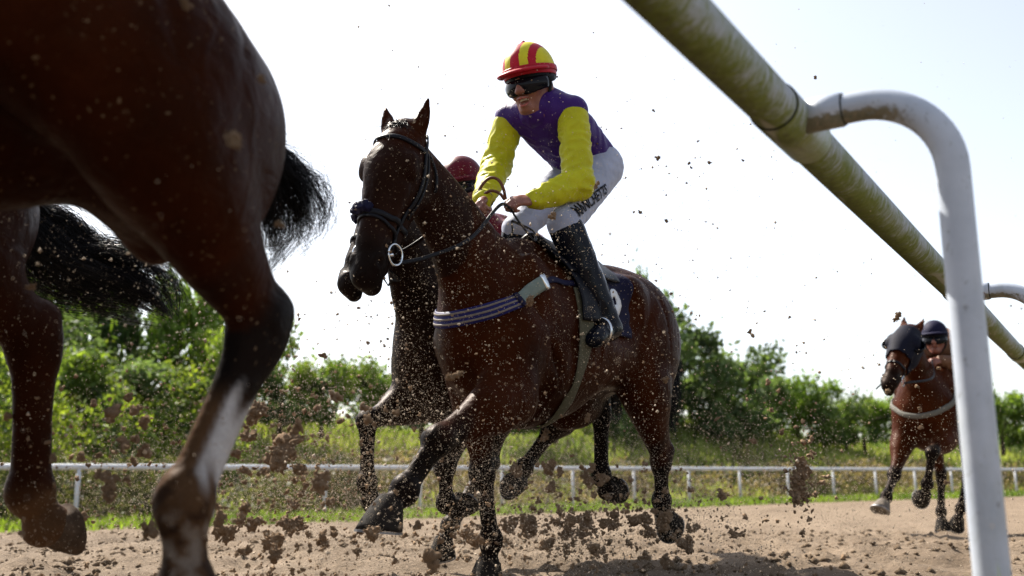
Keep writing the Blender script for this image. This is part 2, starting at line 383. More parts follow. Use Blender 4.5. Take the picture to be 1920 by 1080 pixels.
        F.ell(eb + ad * ln * .45 + fr[2] * .020 + L * s * .008, (ln * .36, .013, .018), (ad, fr[2], L), k=.012, sub=True)
    V, Q = F.mesh(2)
    # coat colour patches
    base_c = np.array(po.get('coat', (.13, .042, .016))); blk = np.array((.0052, .0042, .0040)); cols = np.tile(base_c, (len(V), 1))
    def paint(m, c):
        m = m[:, None]; cols[:] = cols * (1 - m) + np.array(c) * m
    for nm, Lg in po['legs'].items():
        d, p = nearest_chain(V, Lg['j']); near = sstep(.17, .12, d)
        if po.get('points', True): paint(near * sstep(.55, 1.05, p + .15 * np.sin(V[:, 0] * 31 + V[:, 2] * 17)), blk)
        if 'sock' in Lg:
            a, b_, c_ = Lg['sock']
            ph = np.arctan2(V[:, 1] - np.interp(p, range(len(Lg['j'])), [q[1] for q in Lg['j']]), .03)
            paint(near * sstep(a, a + .18, p + .12 * np.sin(ph * 3)) * (1 - sstep(b_, b_ + .2, p)), c_)
        if 'mud' in Lg: paint(near * sstep(Lg['mud'], Lg['mud'] + .25, p) * .75, (.075, .040, .020))
        if 'streak' in Lg:
            A_, B_ = np.array(Lg['j'][1]), np.array(Lg['j'][2]); ax_ = unit(B_ - A_); of = (V - A_) - np.outer((V - A_) @ ax_, ax_); of /= np.linalg.norm(of, axis=1)[:, None] + 1e-9
            paint(near * sstep(1.38, 1.55, p + .07 * np.sin(V[:, 2] * 60 + V[:, 0] * 90)) * (1 - sstep(1.78, 1.96, p + .06 * np.sin(V[:, 0] * 140))) * sstep(.30, .62, of @ unit(np.array((-.45, .9, -.1))) + .1 * np.sin(V[:, 2] * 45 + V[:, 0] * 80)), (.30, .29, .29)); cz = np.array([mnoise.noise(Vector(q * 26)) + .6 * mnoise.noise(Vector(q * 70)) for q in V]); paint(near * sstep(2.0, 2.25, p) * sstep(.0, .35, cz) * .8, (.15, .125, .105)); paint(near * sstep(1.7, 2.0, p) * sstep(-.05, -.35, cz) * .85, (.018, .010, .007))
    t = (V - fr[0]) @ fr[1]; inh = sstep(.30, .24, np.linalg.norm(V - hp(fr, .40, 0, 0), axis=1) - .1)
    paint(inh * sstep(.40, .56, t) * po.get('dark_muzzle', .9), blk)
    if po.get('dark_head'): paint(sstep(.02, .16, t) * sstep(.72, .62, t) * (np.linalg.norm(V - hp(fr, .3, 0, 0), axis=1) < .42) * po['dark_head'], blk * 1.3)
    if po.get('blaze'):
        l = np.abs((V - fr[0]) @ L); o = (V - fr[0]) @ fr[2]
        paint(sstep(.03, .02, l) * (o > .02) * sstep(.05, .1, t) * sstep(.56, .5, t), (.7, .68, .64))
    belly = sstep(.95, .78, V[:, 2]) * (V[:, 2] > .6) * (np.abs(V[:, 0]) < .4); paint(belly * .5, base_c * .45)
    return V, Q, cols, fr
def make_hoof(parent, Lg, mat, shoe=True, leg=1.0):
    """tapered hoof wall with a hollow sole and a steel shoe; runs from the coronet to the sole"""
    J = [np.array(p, float) for p in Lg['j']]; f, c = J[2], J[3]; ax = unit(c - f); toe = unit(Lg['toe'])
    lat = unit(np.cross(ax, toe)) if abs(ax @ toe) < .97 else np.array((0, 1, 0.))
    nrm = unit(np.cross(toe, lat)); nrm = nrm if nrm @ ax > 0 else -nrm       # sole normal, away from the leg
    q = Lg.get('scale', 1.0) * leg * Lg.get('hoof_scale', 1.0); fwd0 = unit(np.cross(lat, ax)); fwd0 = fwd0 if fwd0 @ toe > 0 else -fwd0
    c1 = c + (nrm * .062 + toe * .028 + ax * .0) * q; n = 28; th = np.arange(n) * 2 * math.pi / n; V = []
    def ring(s):
        cc = (c - ax * .012) * (1 - s) + c1 * s; fw = unit(fwd0 * (1 - s) + toe * s)
        a = (.043 + .021 * s) * q; b = (.046 + .024 * s) * q
        k = np.where(np.cos(th) < -.3, 1 - .18 * (-np.cos(th) - .3), 1)
        return cc + (np.cos(th) * b * k)[:, None] * fw + (np.sin(th) * a)[:, None] * lat
    S_ = [0, .12, .35, .6, .85, 1.0]
    for s in S_: V.append(ring(s) + (0 if s not in (.12,) else 0))
    V.append(c1 + (ring(1) - c1) * .82 - nrm * .002); V.append(c1 + (ring(1) - c1) * .5 - nrm * .012); V.append(c1 + (ring(1) - c1) * .05 - nrm * .014)
    m = len(V); Fc = [(i * n + j, i * n + (j + 1) % n, (i + 1) * n + (j + 1) % n, (i + 1) * n + j) for i in range(m - 1) for j in range(n)]
    Fc.append(tuple(range((m - 1) * n, m * n)))
    o = mesh('hoof', np.vstack(V), Fc, mat, parent)
    if shoe:
        rg = ring(1); P = []; V = []
        sel = [j for j in range(n) if np.cos(th[j]) > -.80]; sel = sorted(sel, key=lambda j: (th[j] + math.pi) % (2 * math.pi))
        for j in sel:
            d = rg[j] - c1; u = c1 + d * 1.03; w = c1 + d * .70
            V += [u + nrm * .001, w + nrm * .001, w + nrm * .009, u + nrm * .009]
        k = len(sel); Fs = [(i * 4 + j, i * 4 + (j + 1) % 4, (i + 1) * 4 + (j + 1) % 4, (i + 1) * 4 + j) for i in range(k - 1) for j in range(4)] + [(3, 2, 1, 0), tuple(range(k * 4 - 4, k * 4))]
        mesh('horseshoe', np.array(V), Fs, M['shoe'], o, False)
    return o
def hair_material(c, name):
    t = NT(name); t.col(t.ramp(t.noise(t.coord(), 14, 4), [(.3, tuple(np.array(c) * .6)), (.7, tuple(np.array(c) * 1.6))])); t.set(Roughness=.38); t.b.inputs['Specular IOR Level'].default_value = .14; return t.m
M['hair'] = hair_material((.0055, .005, .006), 'black_hair'); M['brown_hair'] = hair_material((.05, .022, .012), 'brown_hair')
def hair(name, strands, mat, parent, w=.0011):
    """strands: (n, k, 3) array of hair paths -> three-sided tapering tubes in one mesh"""
    P = np.asarray(strands, float); n, k, _ = P.shape
    t = np.gradient(P, axis=1); t /= np.linalg.norm(t, axis=2)[..., None] + 1e-9
    a = np.cross(t, rng.normal(size=(n, 1, 3))); a /= np.linalg.norm(a, axis=2)[..., None] + 1e-9; b = np.cross(t, a)
    r = (w * np.linspace(1, .35, k))[None, :, None] * rng.uniform(.6, 1.3, (n, 1, 1))
    rings = np.stack([P + r * (math.cos(q) * a + math.sin(q) * b) for q in (0, 2.094, 4.189)], 2)     # n,k,3,3
    V = rings.reshape(-1, 3); i = np.arange(n)[:, None, None] * k * 3 + np.arange(k - 1)[None, :, None] * 3; j = np.arange(3)[None, None, :]
    Fq = np.stack(np.broadcast_arrays(i + j, i + (j + 1) % 3, i + 3 + (j + 1) % 3, i + 3 + j), -1).reshape(-1, 4)
    return mesh(name, V, Fq, mat, parent)
def tail_strands(path, rad, n, k=12, spread=.5, curl=.02, flat=(1, 1, 1)):
    """strands following a spine (list of points) inside a bundle of given radii"""
    Pp = catmull(path, 8); rr = catmull(np.array(rad)[:, None] * np.ones((1, 3)), 8)[:, 0]; u = np.linspace(0, 1, len(Pp)); out = np.zeros((n, k, 3))
    nl = max(24, n // 55); ld = rng.normal(size=(nl, 3)) * np.array(flat); ld /= np.maximum(1, np.linalg.norm(ld, axis=1) / 1.5)[:, None]; lb = rng.uniform(.6, 1.0, nl) ** .7; lw = np.cumsum(rng.normal(size=(nl, k, 3)) * spread * .30, 1); lp = rng.uniform(0, 6.28, (nl, 3)); pick = rng.integers(0, nl, n)
    dirs = ld[pick] + rng.normal(size=(n, 3)) * .22 * np.where(rng.random(n) < .12, 3, 1)[:, None]
    for i in range(n):
        a = rng.uniform(0, .12); b = np.clip(lb[pick[i]] * rng.uniform(.86, 1.04), 0, 1); s = np.linspace(a, b, k); c = np.stack([np.interp(s, u, Pp[:, q]) for q in range(3)], 1); r = np.interp(s, u, rr)
        d = dirs[i] + lw[pick[i]] + np.cumsum(rng.normal(size=(k, 3)) * spread * .10, 0)
        ph = lp[pick[i]] + rng.normal(size=3) * .25; out[i] = c + d * r[:, None] * .62 + np.sin(s[:, None] * 7 + ph) * curl * s[:, None]
    return out
def horse(name, label, group, loc, rz, po, h=.012, tack=None):
    root = empty(name, (*loc, 0), rz); tag(root, label, 'horse', group)
    V, Q, cols, fr = horse_body(po, h)
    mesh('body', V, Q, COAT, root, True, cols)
    for nm, Lg in po['legs'].items(): make_hoof(root, Lg, M[Lg.get('hoof', 'hoof')], Lg.get('shoe', True), po.get('leg', 1.0))
    for s in (1, -1):
        b = MB(); c = hp(fr, .195, .034, s * .087 * po.get('head_w', 1.0)); bmv = []
        n = 12
        for i in range(1, n):
            for j in range(2 * n): bmv.append(c + .021 * np.array((math.sin(math.pi * i / n) * math.cos(math.pi * j / n), math.sin(math.pi * i / n) * math.sin(math.pi * j / n), math.cos(math.pi * i / n))))
        Fc = [(i * 2 * n + j, i * 2 * n + (j + 1) % (2 * n), (i + 1) * 2 * n + (j + 1) % (2 * n), (i + 1) * 2 * n + j) for i in range(n - 2) for j in range(2 * n)]
        mesh('eye', np.array(bmv), Fc, M['eye'], root)
    return root, fr, (V, Q)
def heading(a): return math.atan2(-math.cos(R(a)), -math.sin(R(a)))          # rotation for a horse galloping towards the viewer's left

# ------------------------------------------------------------------ the five racehorses
G_H = 'racehorses galloping on the dirt track'
MAIN = dict(poll=(1.075, .0, 1.79), muzzle=(1.25, -.01, 1.145), neck_base=(.42, 0, 1.13), neck_mid=(.745, 0, 1.47), coat=(.025, .0058, .0017), leg=1.22, head_w=1.16, ear_w=.066, head_lat=(-.24, 1, 0), deep=.042,
    dark_head=.62, ear={1: (-.02, .032, .150), -1: (-.03, -.055, .145)},
    legs=dict(LF=dict(j=[(.60, .165, .77), (1.01, .15, .59), (1.175, .14, .415), (1.25, .138, .355)], toe=(.97, 0, .10)),
              RF=dict(j=[(.40, -.15, .81), (.372, -.135, .475), (.315, -.132, .185), (.335, -.13, .085)], toe=(1, 0, -.1)),
              LH=dict(j=[(-.56, .175, .90), (-.80, .135, .53), (-.86, .10, .33), (-.89, .10, .25)], toe=(.35, 0, -.9)),
              RH=dict(j=[(-.36, -.17, .84), (-.66, -.14, .80), (-.635, -.13, .46), (-.69, -.13, .385)], toe=(-.45, 0, -.9))))
main, main_fr, main_body = horse('racehorse', 'bay racehorse in the centre ridden by the jockey in purple and yellow', G_H, (.2, 4.36), heading(36), MAIN, .0085)
NEAR = dict(poll=(1.15, 0, 1.80), muzzle=(1.50, 0, 1.33), coat=(.021, .0050, .0015), deep=-.085, thigh=.86, leg=1.25, points=True,
    legs=dict(LH=dict(j=[(-.665, .18, 1.08), (-.98, .13, .775), (-.815, .13, .425), (-.83, .13, .275)], toe=(.75, 0, -.6), mud=1.35, streak=True),
              RH=dict(j=[(-.27, -.17, 1.09), (.0, -.14, .80), (.26, -.13, .52), (.34, -.13, .45)], toe=(.95, 0, .1)),
              LF=dict(j=[(.45, .15, .86), (.62, .14, .55), (.42, .13, .38), (.32, .13, .44)], toe=(-.6, 0, .6)),
              RF=dict(j=[(.38, -.15, .86), (.40, -.135, .475), (.33, -.132, .185), (.35, -.13, .085)], toe=(1, 0, -.1))))
a_ = R(33); o4 = np.array((-1.096, 1.278)) + np.array((-math.sin(a_), -math.cos(a_))) * .13
near, near_fr, near_body = horse('racehorse', 'dark bay hindquarters with a white-streaked hind leg, nearest the camera at the left edge', G_H, tuple(o4), heading(33), NEAR, .011)
FAR5 = dict(poll=(1.15, 0, 1.80), muzzle=(1.50, 0, 1.33), coat=(.017, .0046, .0017), points=False, leg=1.42,
    legs=dict(LH=dict(j=[(-.70, .17, 1.05), (-1.04, .13, .85), (-1.07, .13, .425), (-1.125, .13, .335)], toe=(-.25, 0, -.97), mud=1.9, hoof='hoof_dusty', hoof_scale=.80, shoe=False),
              RH=dict(j=[(-.25, -.17, .98), (-.28, -.14, .42), (-.15, -.13, .28), (-.08, -.13, .2)], toe=(.95, 0, .1)),
              LF=dict(j=[(.45, .15, .86), (.62, .14, .55), (.42, .13, .38), (.32, .13, .44)], toe=(-.6, 0, .6)),
              RF=dict(j=[(.38, -.15, .86), (.40, -.135, .475), (.33, -.132, .185), (.35, -.13, .085)], toe=(1, 0, -.1))))
far5, _, _ = horse('racehorse', 'racehorse at the left edge with a long black tail streaming out, beyond the nearest one', G_H, (-2.02, 1.79), heading(33), FAR5, .012)
SECOND = dict(poll=(.84, 0, 1.86), muzzle=(1.12, .02, 1.39), neck_base=(.46, 0, 1.14), neck_mid=(.68, 0, 1.40), coat=(.011, .0055, .0036), leg=1.15, deep=.03,
    legs=dict(LF=dict(j=[(.42, .15, .82), (.60, .14, .50), (.58, .13, .33), (.50, .13, .30)], toe=(-.7, 0, -.6)),
              RF=dict(j=[(.52, -.15, .84), (.86, -.14, .72), (.86, -.13, .43), (.83, -.13, .345)], toe=(.1, 0, -.9)),
              LH=dict(j=[(-.36, .17, .82), (-.36, .13, .72), (-.12, .10, .50), (-.07, .10, .42)], toe=(.25, 0, -.95), shoe=False),
              RH=dict(j=[(-.20, -.17, .86), (-.10, -.14, .52), (.27, -.10, .20), (.32, -.10, .12)], toe=(.95, 0, -.2))))
second, second_fr, _ = horse('racehorse', 'dusty dark racehorse half hidden behind the bay one in the centre', G_H, (-.084, 5.16), heading(36), SECOND, .013)
THIRD = dict(poll=(.98, .04, 1.66), muzzle=(1.37, -.06, 1.19), neck_base=(.42, 0, 1.12), coat=(.034, .0080, .0024), leg=1.15, fat=1.1, deep=.03, head_w=1.1, head_lat=(-.1, 1, 0),
    legs=dict(RF=dict(j=[(.58, -.17, .80), (.90, -.19, .50), (1.10, -.215, .33), (1.17, -.225, .275)], toe=(.85, 0, .55), hoof='hoof_pale'),
              LF=dict(j=[(.55, .15, .80), (.88, .11, .675), (.83, .04, .43), (.80, .01, .35)], toe=(.1, 0, -.9)),
              LH=dict(j=[(-.52, .16, .90), (-.74, .06, .47), (-.60, .0, .19), (-.56, -.02, .10)], toe=(.8, 0, -.6)),
              RH=dict(j=[(-.40, -.17, .90), (-.70, -.16, .50), (-.60, -.17, .16), (-.55, -.16, .07)], toe=(.95, 0, -.1))))
o3 = at(1752, 880, 8.4)[:2] + np.array((.809, -.588)) * .07
third, third_fr, third_body = horse('racehorse', 'bay racehorse in a black blinker hood coming up behind the white rail post', G_H, tuple(o3), heading(36), THIRD, .013)
third.location.z = -.05
# ------------------------------------------------------------------ near running rail
J1 = np.array((.613, 1.95, 1.245)); RD = np.array((.55, .835, 0)); RD /= np.linalg.norm(RD); RN = np.array((RD[1], -RD[0], 0))
rail = empty('running_rail', tuple(J1 * [1, 1, 0])); tag(rail, 'white plastic running rail on gooseneck posts, streaked with green algae', 'rail')
inv = -np.array(rail.location)
def rail_material(name, algae):
    t = NT(name); v = t.coord(); mp = t.node('ShaderNodeMapping'); mp.vector_type = 'POINT'; mp.inputs['Location'].default_value = (0, 0, -J1[2]); t.l(v, mp.inputs[0])
    m2 = t.node('ShaderNodeMapping'); m2.inputs['Rotation'].default_value = (0, 0, -math.atan2(RD[1], RD[0])); t.l(mp.outputs[0], m2.inputs[0]); p = m2.outputs[0]     # x along the rail, y to the track side, z up
    sx = t.node('ShaderNodeSeparateXYZ'); t.l(p, sx.inputs[0])
    def sc(s): q = t.node('ShaderNodeMapping'); q.inputs['Scale'].default_value = s; t.l(p, q.inputs[0]); return q.outputs[0]
    streak = t.noise(sc((230, 26, 18)), 1, 6, .7, 1.2); patch = t.noise(sc((9, 9, 9)), 1, 4, .6); fine = t.noise(sc((60, 60, 60)), 1, 6, .75)
    def math_(op, a, b):
        q = t.node('ShaderNodeMath', operation=op)
        for k, x in ((0, a), (1, b)):
            if hasattr(x, 'node'): t.l(x, q.inputs[k])
            else: q.inputs[k].default_value = x
        return q.outputs[0]
    white = t.ramp(patch, [(.3, (.33, .37, .44)), (.7, (.43, .47, .54))])
    if algae:
        low = math_('ADD', math_('ADD', math_('MULTIPLY', sx.outputs['Z'], -6), math_('MULTIPLY', sx.outputs['Y'], 7)), .42); m = math_('ADD', math_('ADD', low, math_('MULTIPLY', math_('SUBTRACT', streak, .5), 4.2)), math_('MULTIPLY', math_('SUBTRACT', patch, .42), 1.6))
        mask = t.ramp(m, [(.05, g(0)), (.45, g(1))]); green = t.ramp(streak, [(.28, (.018, .026, .004)), (.5, (.105, .140, .012)), (.74, (.25, .27, .14))])
        c = t.mix(mask, white, green); dk = t.ramp(math_('ADD', low, math_('MULTIPLY', math_('SUBTRACT', fine, .5), 1.5)), [(.55, g(0)), (.95, g(.7))]); c = t.mix(dk, c, (.045, .036, .020))
        bare = t.ramp(t.noise(sc((3.2, 14, 14)), 1, 2), [(.66, g(0)), (.72, g(.6))]); c = t.mix(bare, c, (.30, .29, .25))
    else:
        low = math_('MULTIPLY', math_('ADD', sx.outputs['Z'], .004), -42); near_ = math_('ADD', math_('MULTIPLY', sx.outputs['Y'], 5.0), 1.65); m = math_('MULTIPLY', math_('MINIMUM', math_('MAXIMUM', low, 0), 1), math_('MINIMUM', math_('MAXIMUM', near_, 0), 1))
        mask = t.ramp(math_('ADD', m, math_('MULTIPLY', math_('SUBTRACT', fine, .5), 1.6)), [(.40, g(0)), (.62, g(.9))]); c = t.mix(math_('MULTIPLY', mask, math_('MINIMUM', math_('MULTIPLY', m, 4), 1)), white, t.ramp(fine, [(.35, (.05, .055, .02)), (.65, (.16, .13, .07))]))
        sp = t.ramp(t.noise(sc((45, 45, 30)), 1, 3, .6), [(.64, g(0)), (.72, g(.6))]); c = t.mix(sp, c, (.12, .11, .09)); sm = t.ramp(t.noise(sc((7, 7, 2.2)), 1, 6, .7), [(.52, g(0)), (.72, g(.45))]); c = t.mix(sm, c, (.20, .21, .17))
    t.col(c); t.set(Roughness=.42); t.b.inputs['Specular IOR Level'].default_value = .35; t.bump(fine, .15, .002); return t.m
M['algae'] = rail_material('algae_streaked_plastic', True); M['pvc'] = rail_material('white_plastic', False); M['seam'] = simple('dark_seam', (.02, .022, .015), .8)
rb = MB().tube([J1 - RD * 4 + inv, J1 + RD * 30 + inv], .05, 32).build('rail_tube', M['algae'], rail)
for k in range(3):
    Jk = J1 + RD * 2.45 * k + inv
    P = [Jk + RN * .02]; rad = .17; reach = .322
    P += [Jk + RN * (reach - rad) * q for q in (.5, 1)]
    for q in np.linspace(0, math.pi / 2, 14)[1:]: P.append(Jk + RN * (reach - rad + rad * math.sin(q)) - np.array((0, 0, rad * (1 - math.cos(q)))))
    P += [P[-1] * [1, 1, 0] + np.array((0, 0, z)) for z in (.9, .6, .3, -.15)]
    gp_ = MB().tube(P, .0325, 28).build('gooseneck_post', M['pvc'], rail)
    c_ = MB().tube([Jk - RD * .10, Jk - RD * .098, Jk + RD * .158, Jk + RD * .16], [.0505, .0545, .0545, .0505], 36).build('rail_sleeve', M['algae'], rail)
    MB().torus(Jk - RD * .101, RD, .0522, .0022, 40, 6).build('sleeve_seam', M['seam'], c_)
    a_c = MB().tube([Jk + RN * .03, Jk + RN * .118, Jk + RN * .121], [.0375, .0375, .034], 28).build('post_socket', M['pvc'], rail)
    MB().torus(Jk + RN * .122, RN, .0338, .0016, 32, 6).build('socket_seam', M['seam'], a_c)
# ------------------------------------------------------------------ jockeys and tack
from mathutils.bvhtree import BVHTree
def bvh_of(body): return BVHTree.FromPolygons([tuple(v) for v in body[0]], [tuple(int(i) for i in q) for q in body[1]])
def snap(pts, bvh, off=.006):
    P, N = [], []
    for p in pts:
        c, n, i, d = bvh.find_nearest(Vector(p)); n = np.array(n); c = np.array(c)
        P.append(c + n * off); N.append(n)
    return np.array(P), np.array(N)
def wrinkle(V, Q, amp, scale, stretch=(1, 1, 1), seed=0, calm=()):
    """cloth folds: ridged noise pushed along the vertex normals"""
    a, b, c = V[Q[:, 0]], V[Q[:, 1]], V[Q[:, 3]]; fn = np.cross(b - a, c - a); N = np.zeros_like(V)
    for i in range(4):
        for k in range(3): N[:, k] += np.bincount(Q[:, i], weights=fn[:, k], minlength=len(V))
    N /= np.linalg.norm(N, axis=1)[:, None] + 1e-12; st = np.array(stretch) * scale
    d = np.array([1 - 2.2 * abs(mnoise.noise(Vector(p * st + seed))) for p in V]); 
    for c in calm: d = d * sstep(.05, .15, np.linalg.norm(V - c, axis=1))
    return V + N * (d * amp)[:, None]
def fabric(name, c, rough=.62, sheen=.25, wr=.5):
    t = NT(name); v = t.coord(); n = t.noise(v, 9, 4, .55, .6); c = np.array(c)
    t.col(t.ramp(n, [(.3, tuple(c * .85)), (.7, tuple(c * 1.12))])); t.set(Roughness=rough); t.b.inputs['Sheen Weight'].default_value = sheen
    t.b.inputs['Sheen Tint'].default_value = (*np.minimum(1, c * 2 + .1), 1); t.b.inputs['Specular IOR Level'].default_value = .15
    f = t.bump(t.noise(t.coord(scale=(1, 1, .45)), 22, 3, .5, 1.2), wr, .008); t.bump(t.noise(v, 700, 1), .12, .001, f); return t.m
def skin_material():
    t = NT('skin'); v = t.coord(); t.col(t.ramp(t.noise(v, 28, 5), [(.3, (.165, .062, .044)), (.7, (.245, .10, .072))])); t.set(Roughness=.45); t.b.inputs['Specular IOR Level'].default_value = .3
    t.b.inputs['Subsurface Weight'].default_value = .12; t.b.inputs['Subsurface Radius'].default_value = (.01, .004, .002); t.bump(t.noise(v, 160, 3), .15, .002); return t.m
M['skin'] = skin_material()
M['purple'] = fabric('purple_silk', (.034, .008, .112), .5, .15); M['yellow'] = fabric('yellow_silk', (.40, .385, .009), .5, .15); M['white'] = fabric('white_breeches', (.29, .31, .40), .6, .2, .3)
M['boot'] = simple('polished_boot', (.004, .005, .009), .2, .3, 30, .1)
M['black_gloss'] = simple('goggle_lens', (.006, .006, .009), .07, .1, 30, 0); M['teeth'] = simple('teeth', (.65, .60, .50), .3, .1, 60, 0); M['lip'] = simple('lips', (.30, .09, .08), .4, .2, 60, .1); M['mouth'] = simple('mouth_dark', (.05, .012, .012), .5, .2, 40, 0)
M['redcap'] = simple('red_cap', (.34, .008, .022), .45, .15, 30, .15); M['yellowcap'] = simple('yellow_cap', (.52, .47, .02), .45, .12, 30, .15)
M['ink'] = simple('printed_ink', (.004, .004, .006), .6, .1, 60, 0); M['print'] = simple('white_print', (.62, .64, .68), .5, .1, 60, 0)
M['maroon'] = simple('maroon_cap', (.085, .004, .012), .45, .25, 30, .15); M['strapblue'] = simple('blue_webbing', (.012, .012, .075), .6, .25, 80, .2); M['straptan'] = simple('pale_webbing', (.15, .125, .11), .6, .2, 80, .2); M['buckle'] = simple('grey_green_plastic', (.14, .17, .15), .35, .15, 40, .1)
M['strapgrey'] = simple('pale_elastic', (.13, .125, .11), .7, .2, 60, .2); M['girth'] = simple('olive_girth', (.075, .07, .045), .7, .2, 60, .3); M['buff'] = fabric('buff_silk', (.13, .062, .034), .55, .15)

def text_on(txt, size, mat, parent, origin, xdir, up, bvh=None, off=.003, name='lettering', th=.0016, shear=0, xs=1.0, bold=.022):
    """letters as real extruded meshes laid on a surface"""
    cu = bpy.data.curves.new('tmp', 'FONT'); cu.body = txt; cu.size = size; cu.extrude = 0; cu.offset = size * bold; cu.resolution_u = 4; cu.shear = shear; cu.align_x = 'CENTER'; cu.align_y = 'CENTER'; cu.space_character = 1.02
    o = bpy.data.objects.new('tmp', cu); C.objects.link(o); dg = bpy.context.evaluated_depsgraph_get(); dg.update()
    me = bpy.data.meshes.new_from_object(o.evaluated_get(dg)); bpy.data.objects.remove(o); bpy.data.curves.remove(cu)
    bm = bmesh.new(); bm.from_mesh(me); bmesh.ops.triangulate(bm, faces=bm.faces)
    for _ in range(2):
        es = [e for e in bm.edges if e.calc_length() > size * .12]
        if es: bmesh.ops.subdivide_edges(bm, edges=es, cuts=1, use_grid_fill=False); bmesh.ops.triangulate(bm, faces=[f for f in bm.faces if len(f.verts) > 3])
    x = unit(xdir); z = unit(np.cross(x, unit(up))); y = np.cross(z, x); origin = np.asarray(origin, float)
    for v in bm.verts:
        p = origin + x * v.co.x * xs + y * v.co.y
        if bvh:
            h, n, i, d = bvh.ray_cast(Vector(p + z * .15), Vector(-z), .4)
            if h is None: h, n, i, d = bvh.find_nearest(Vector(p))
            p = np.array(h) + z * off
        v.co = Vector(p)
    r = bmesh.ops.extrude_face_region(bm, geom=list(bm.faces))
    for v in [q for q in r['geom'] if isinstance(q, bmesh.types.BMVert)]: v.co += Vector(z * th)
    bm.to_mesh(me); bm.free(); me.materials.clear(); me.materials.append(mat); me.name = name
    return link(bpy.data.objects.new(name, me), parent)

def hand_sdf(F, wrist, kn, side, pal_n, th_dir, curl=1.0):
    """palm from wrist to knuckles, four curled fingers and a thumb; pal_n points out of the back of the hand"""
    d = unit(np.array(kn) - wrist); n = unit(np.array(pal_n) - d * (np.array(pal_n) @ d)); a = unit(np.cross(d, n)) * side   # a: towards the thumb
    w = np.array(wrist); k = np.array(kn)
    F.chain([(w, (.027, .021)), (w * .6 + k * .4, (.036, .020)), (k * .95 + w * .05, (.039, .016))], k=.015, L=a, n=3)
    ln = [.070, .078, .073, .058]
    for i in range(4):
        b = k + a * (.029 - .0195 * i) - d * .004 * abs(i - 1); l = ln[i]; c = curl * (1 + .08 * i)
        p1 = b + (d * math.cos(.55 * c) - n * math.sin(.55 * c)) * l * .45; p2 = p1 + (d * math.cos(1.6 * c) - n * math.sin(1.6 * c)) * l * .34; p3 = p2 + (d * math.cos(2.6 * c) - n * math.sin(2.6 * c)) * l * .28
        F.chain([(b, .0105), (p1, .0098), (p2, .0088), (p3, .0075)], k=.007, linear=True)
    t0 = w * .55 + k * .45 + a * .028; t1 = t0 + unit(th_dir) * .034; t2 = t1 + unit(unit(th_dir) * .8 + d * .5 - n * .4) * .030
    F.chain([(w * .75 + k * .25 + a * .012, .017), (t0, .0145), (t1, .0115), (t2, .009)], k=.012, linear=True)

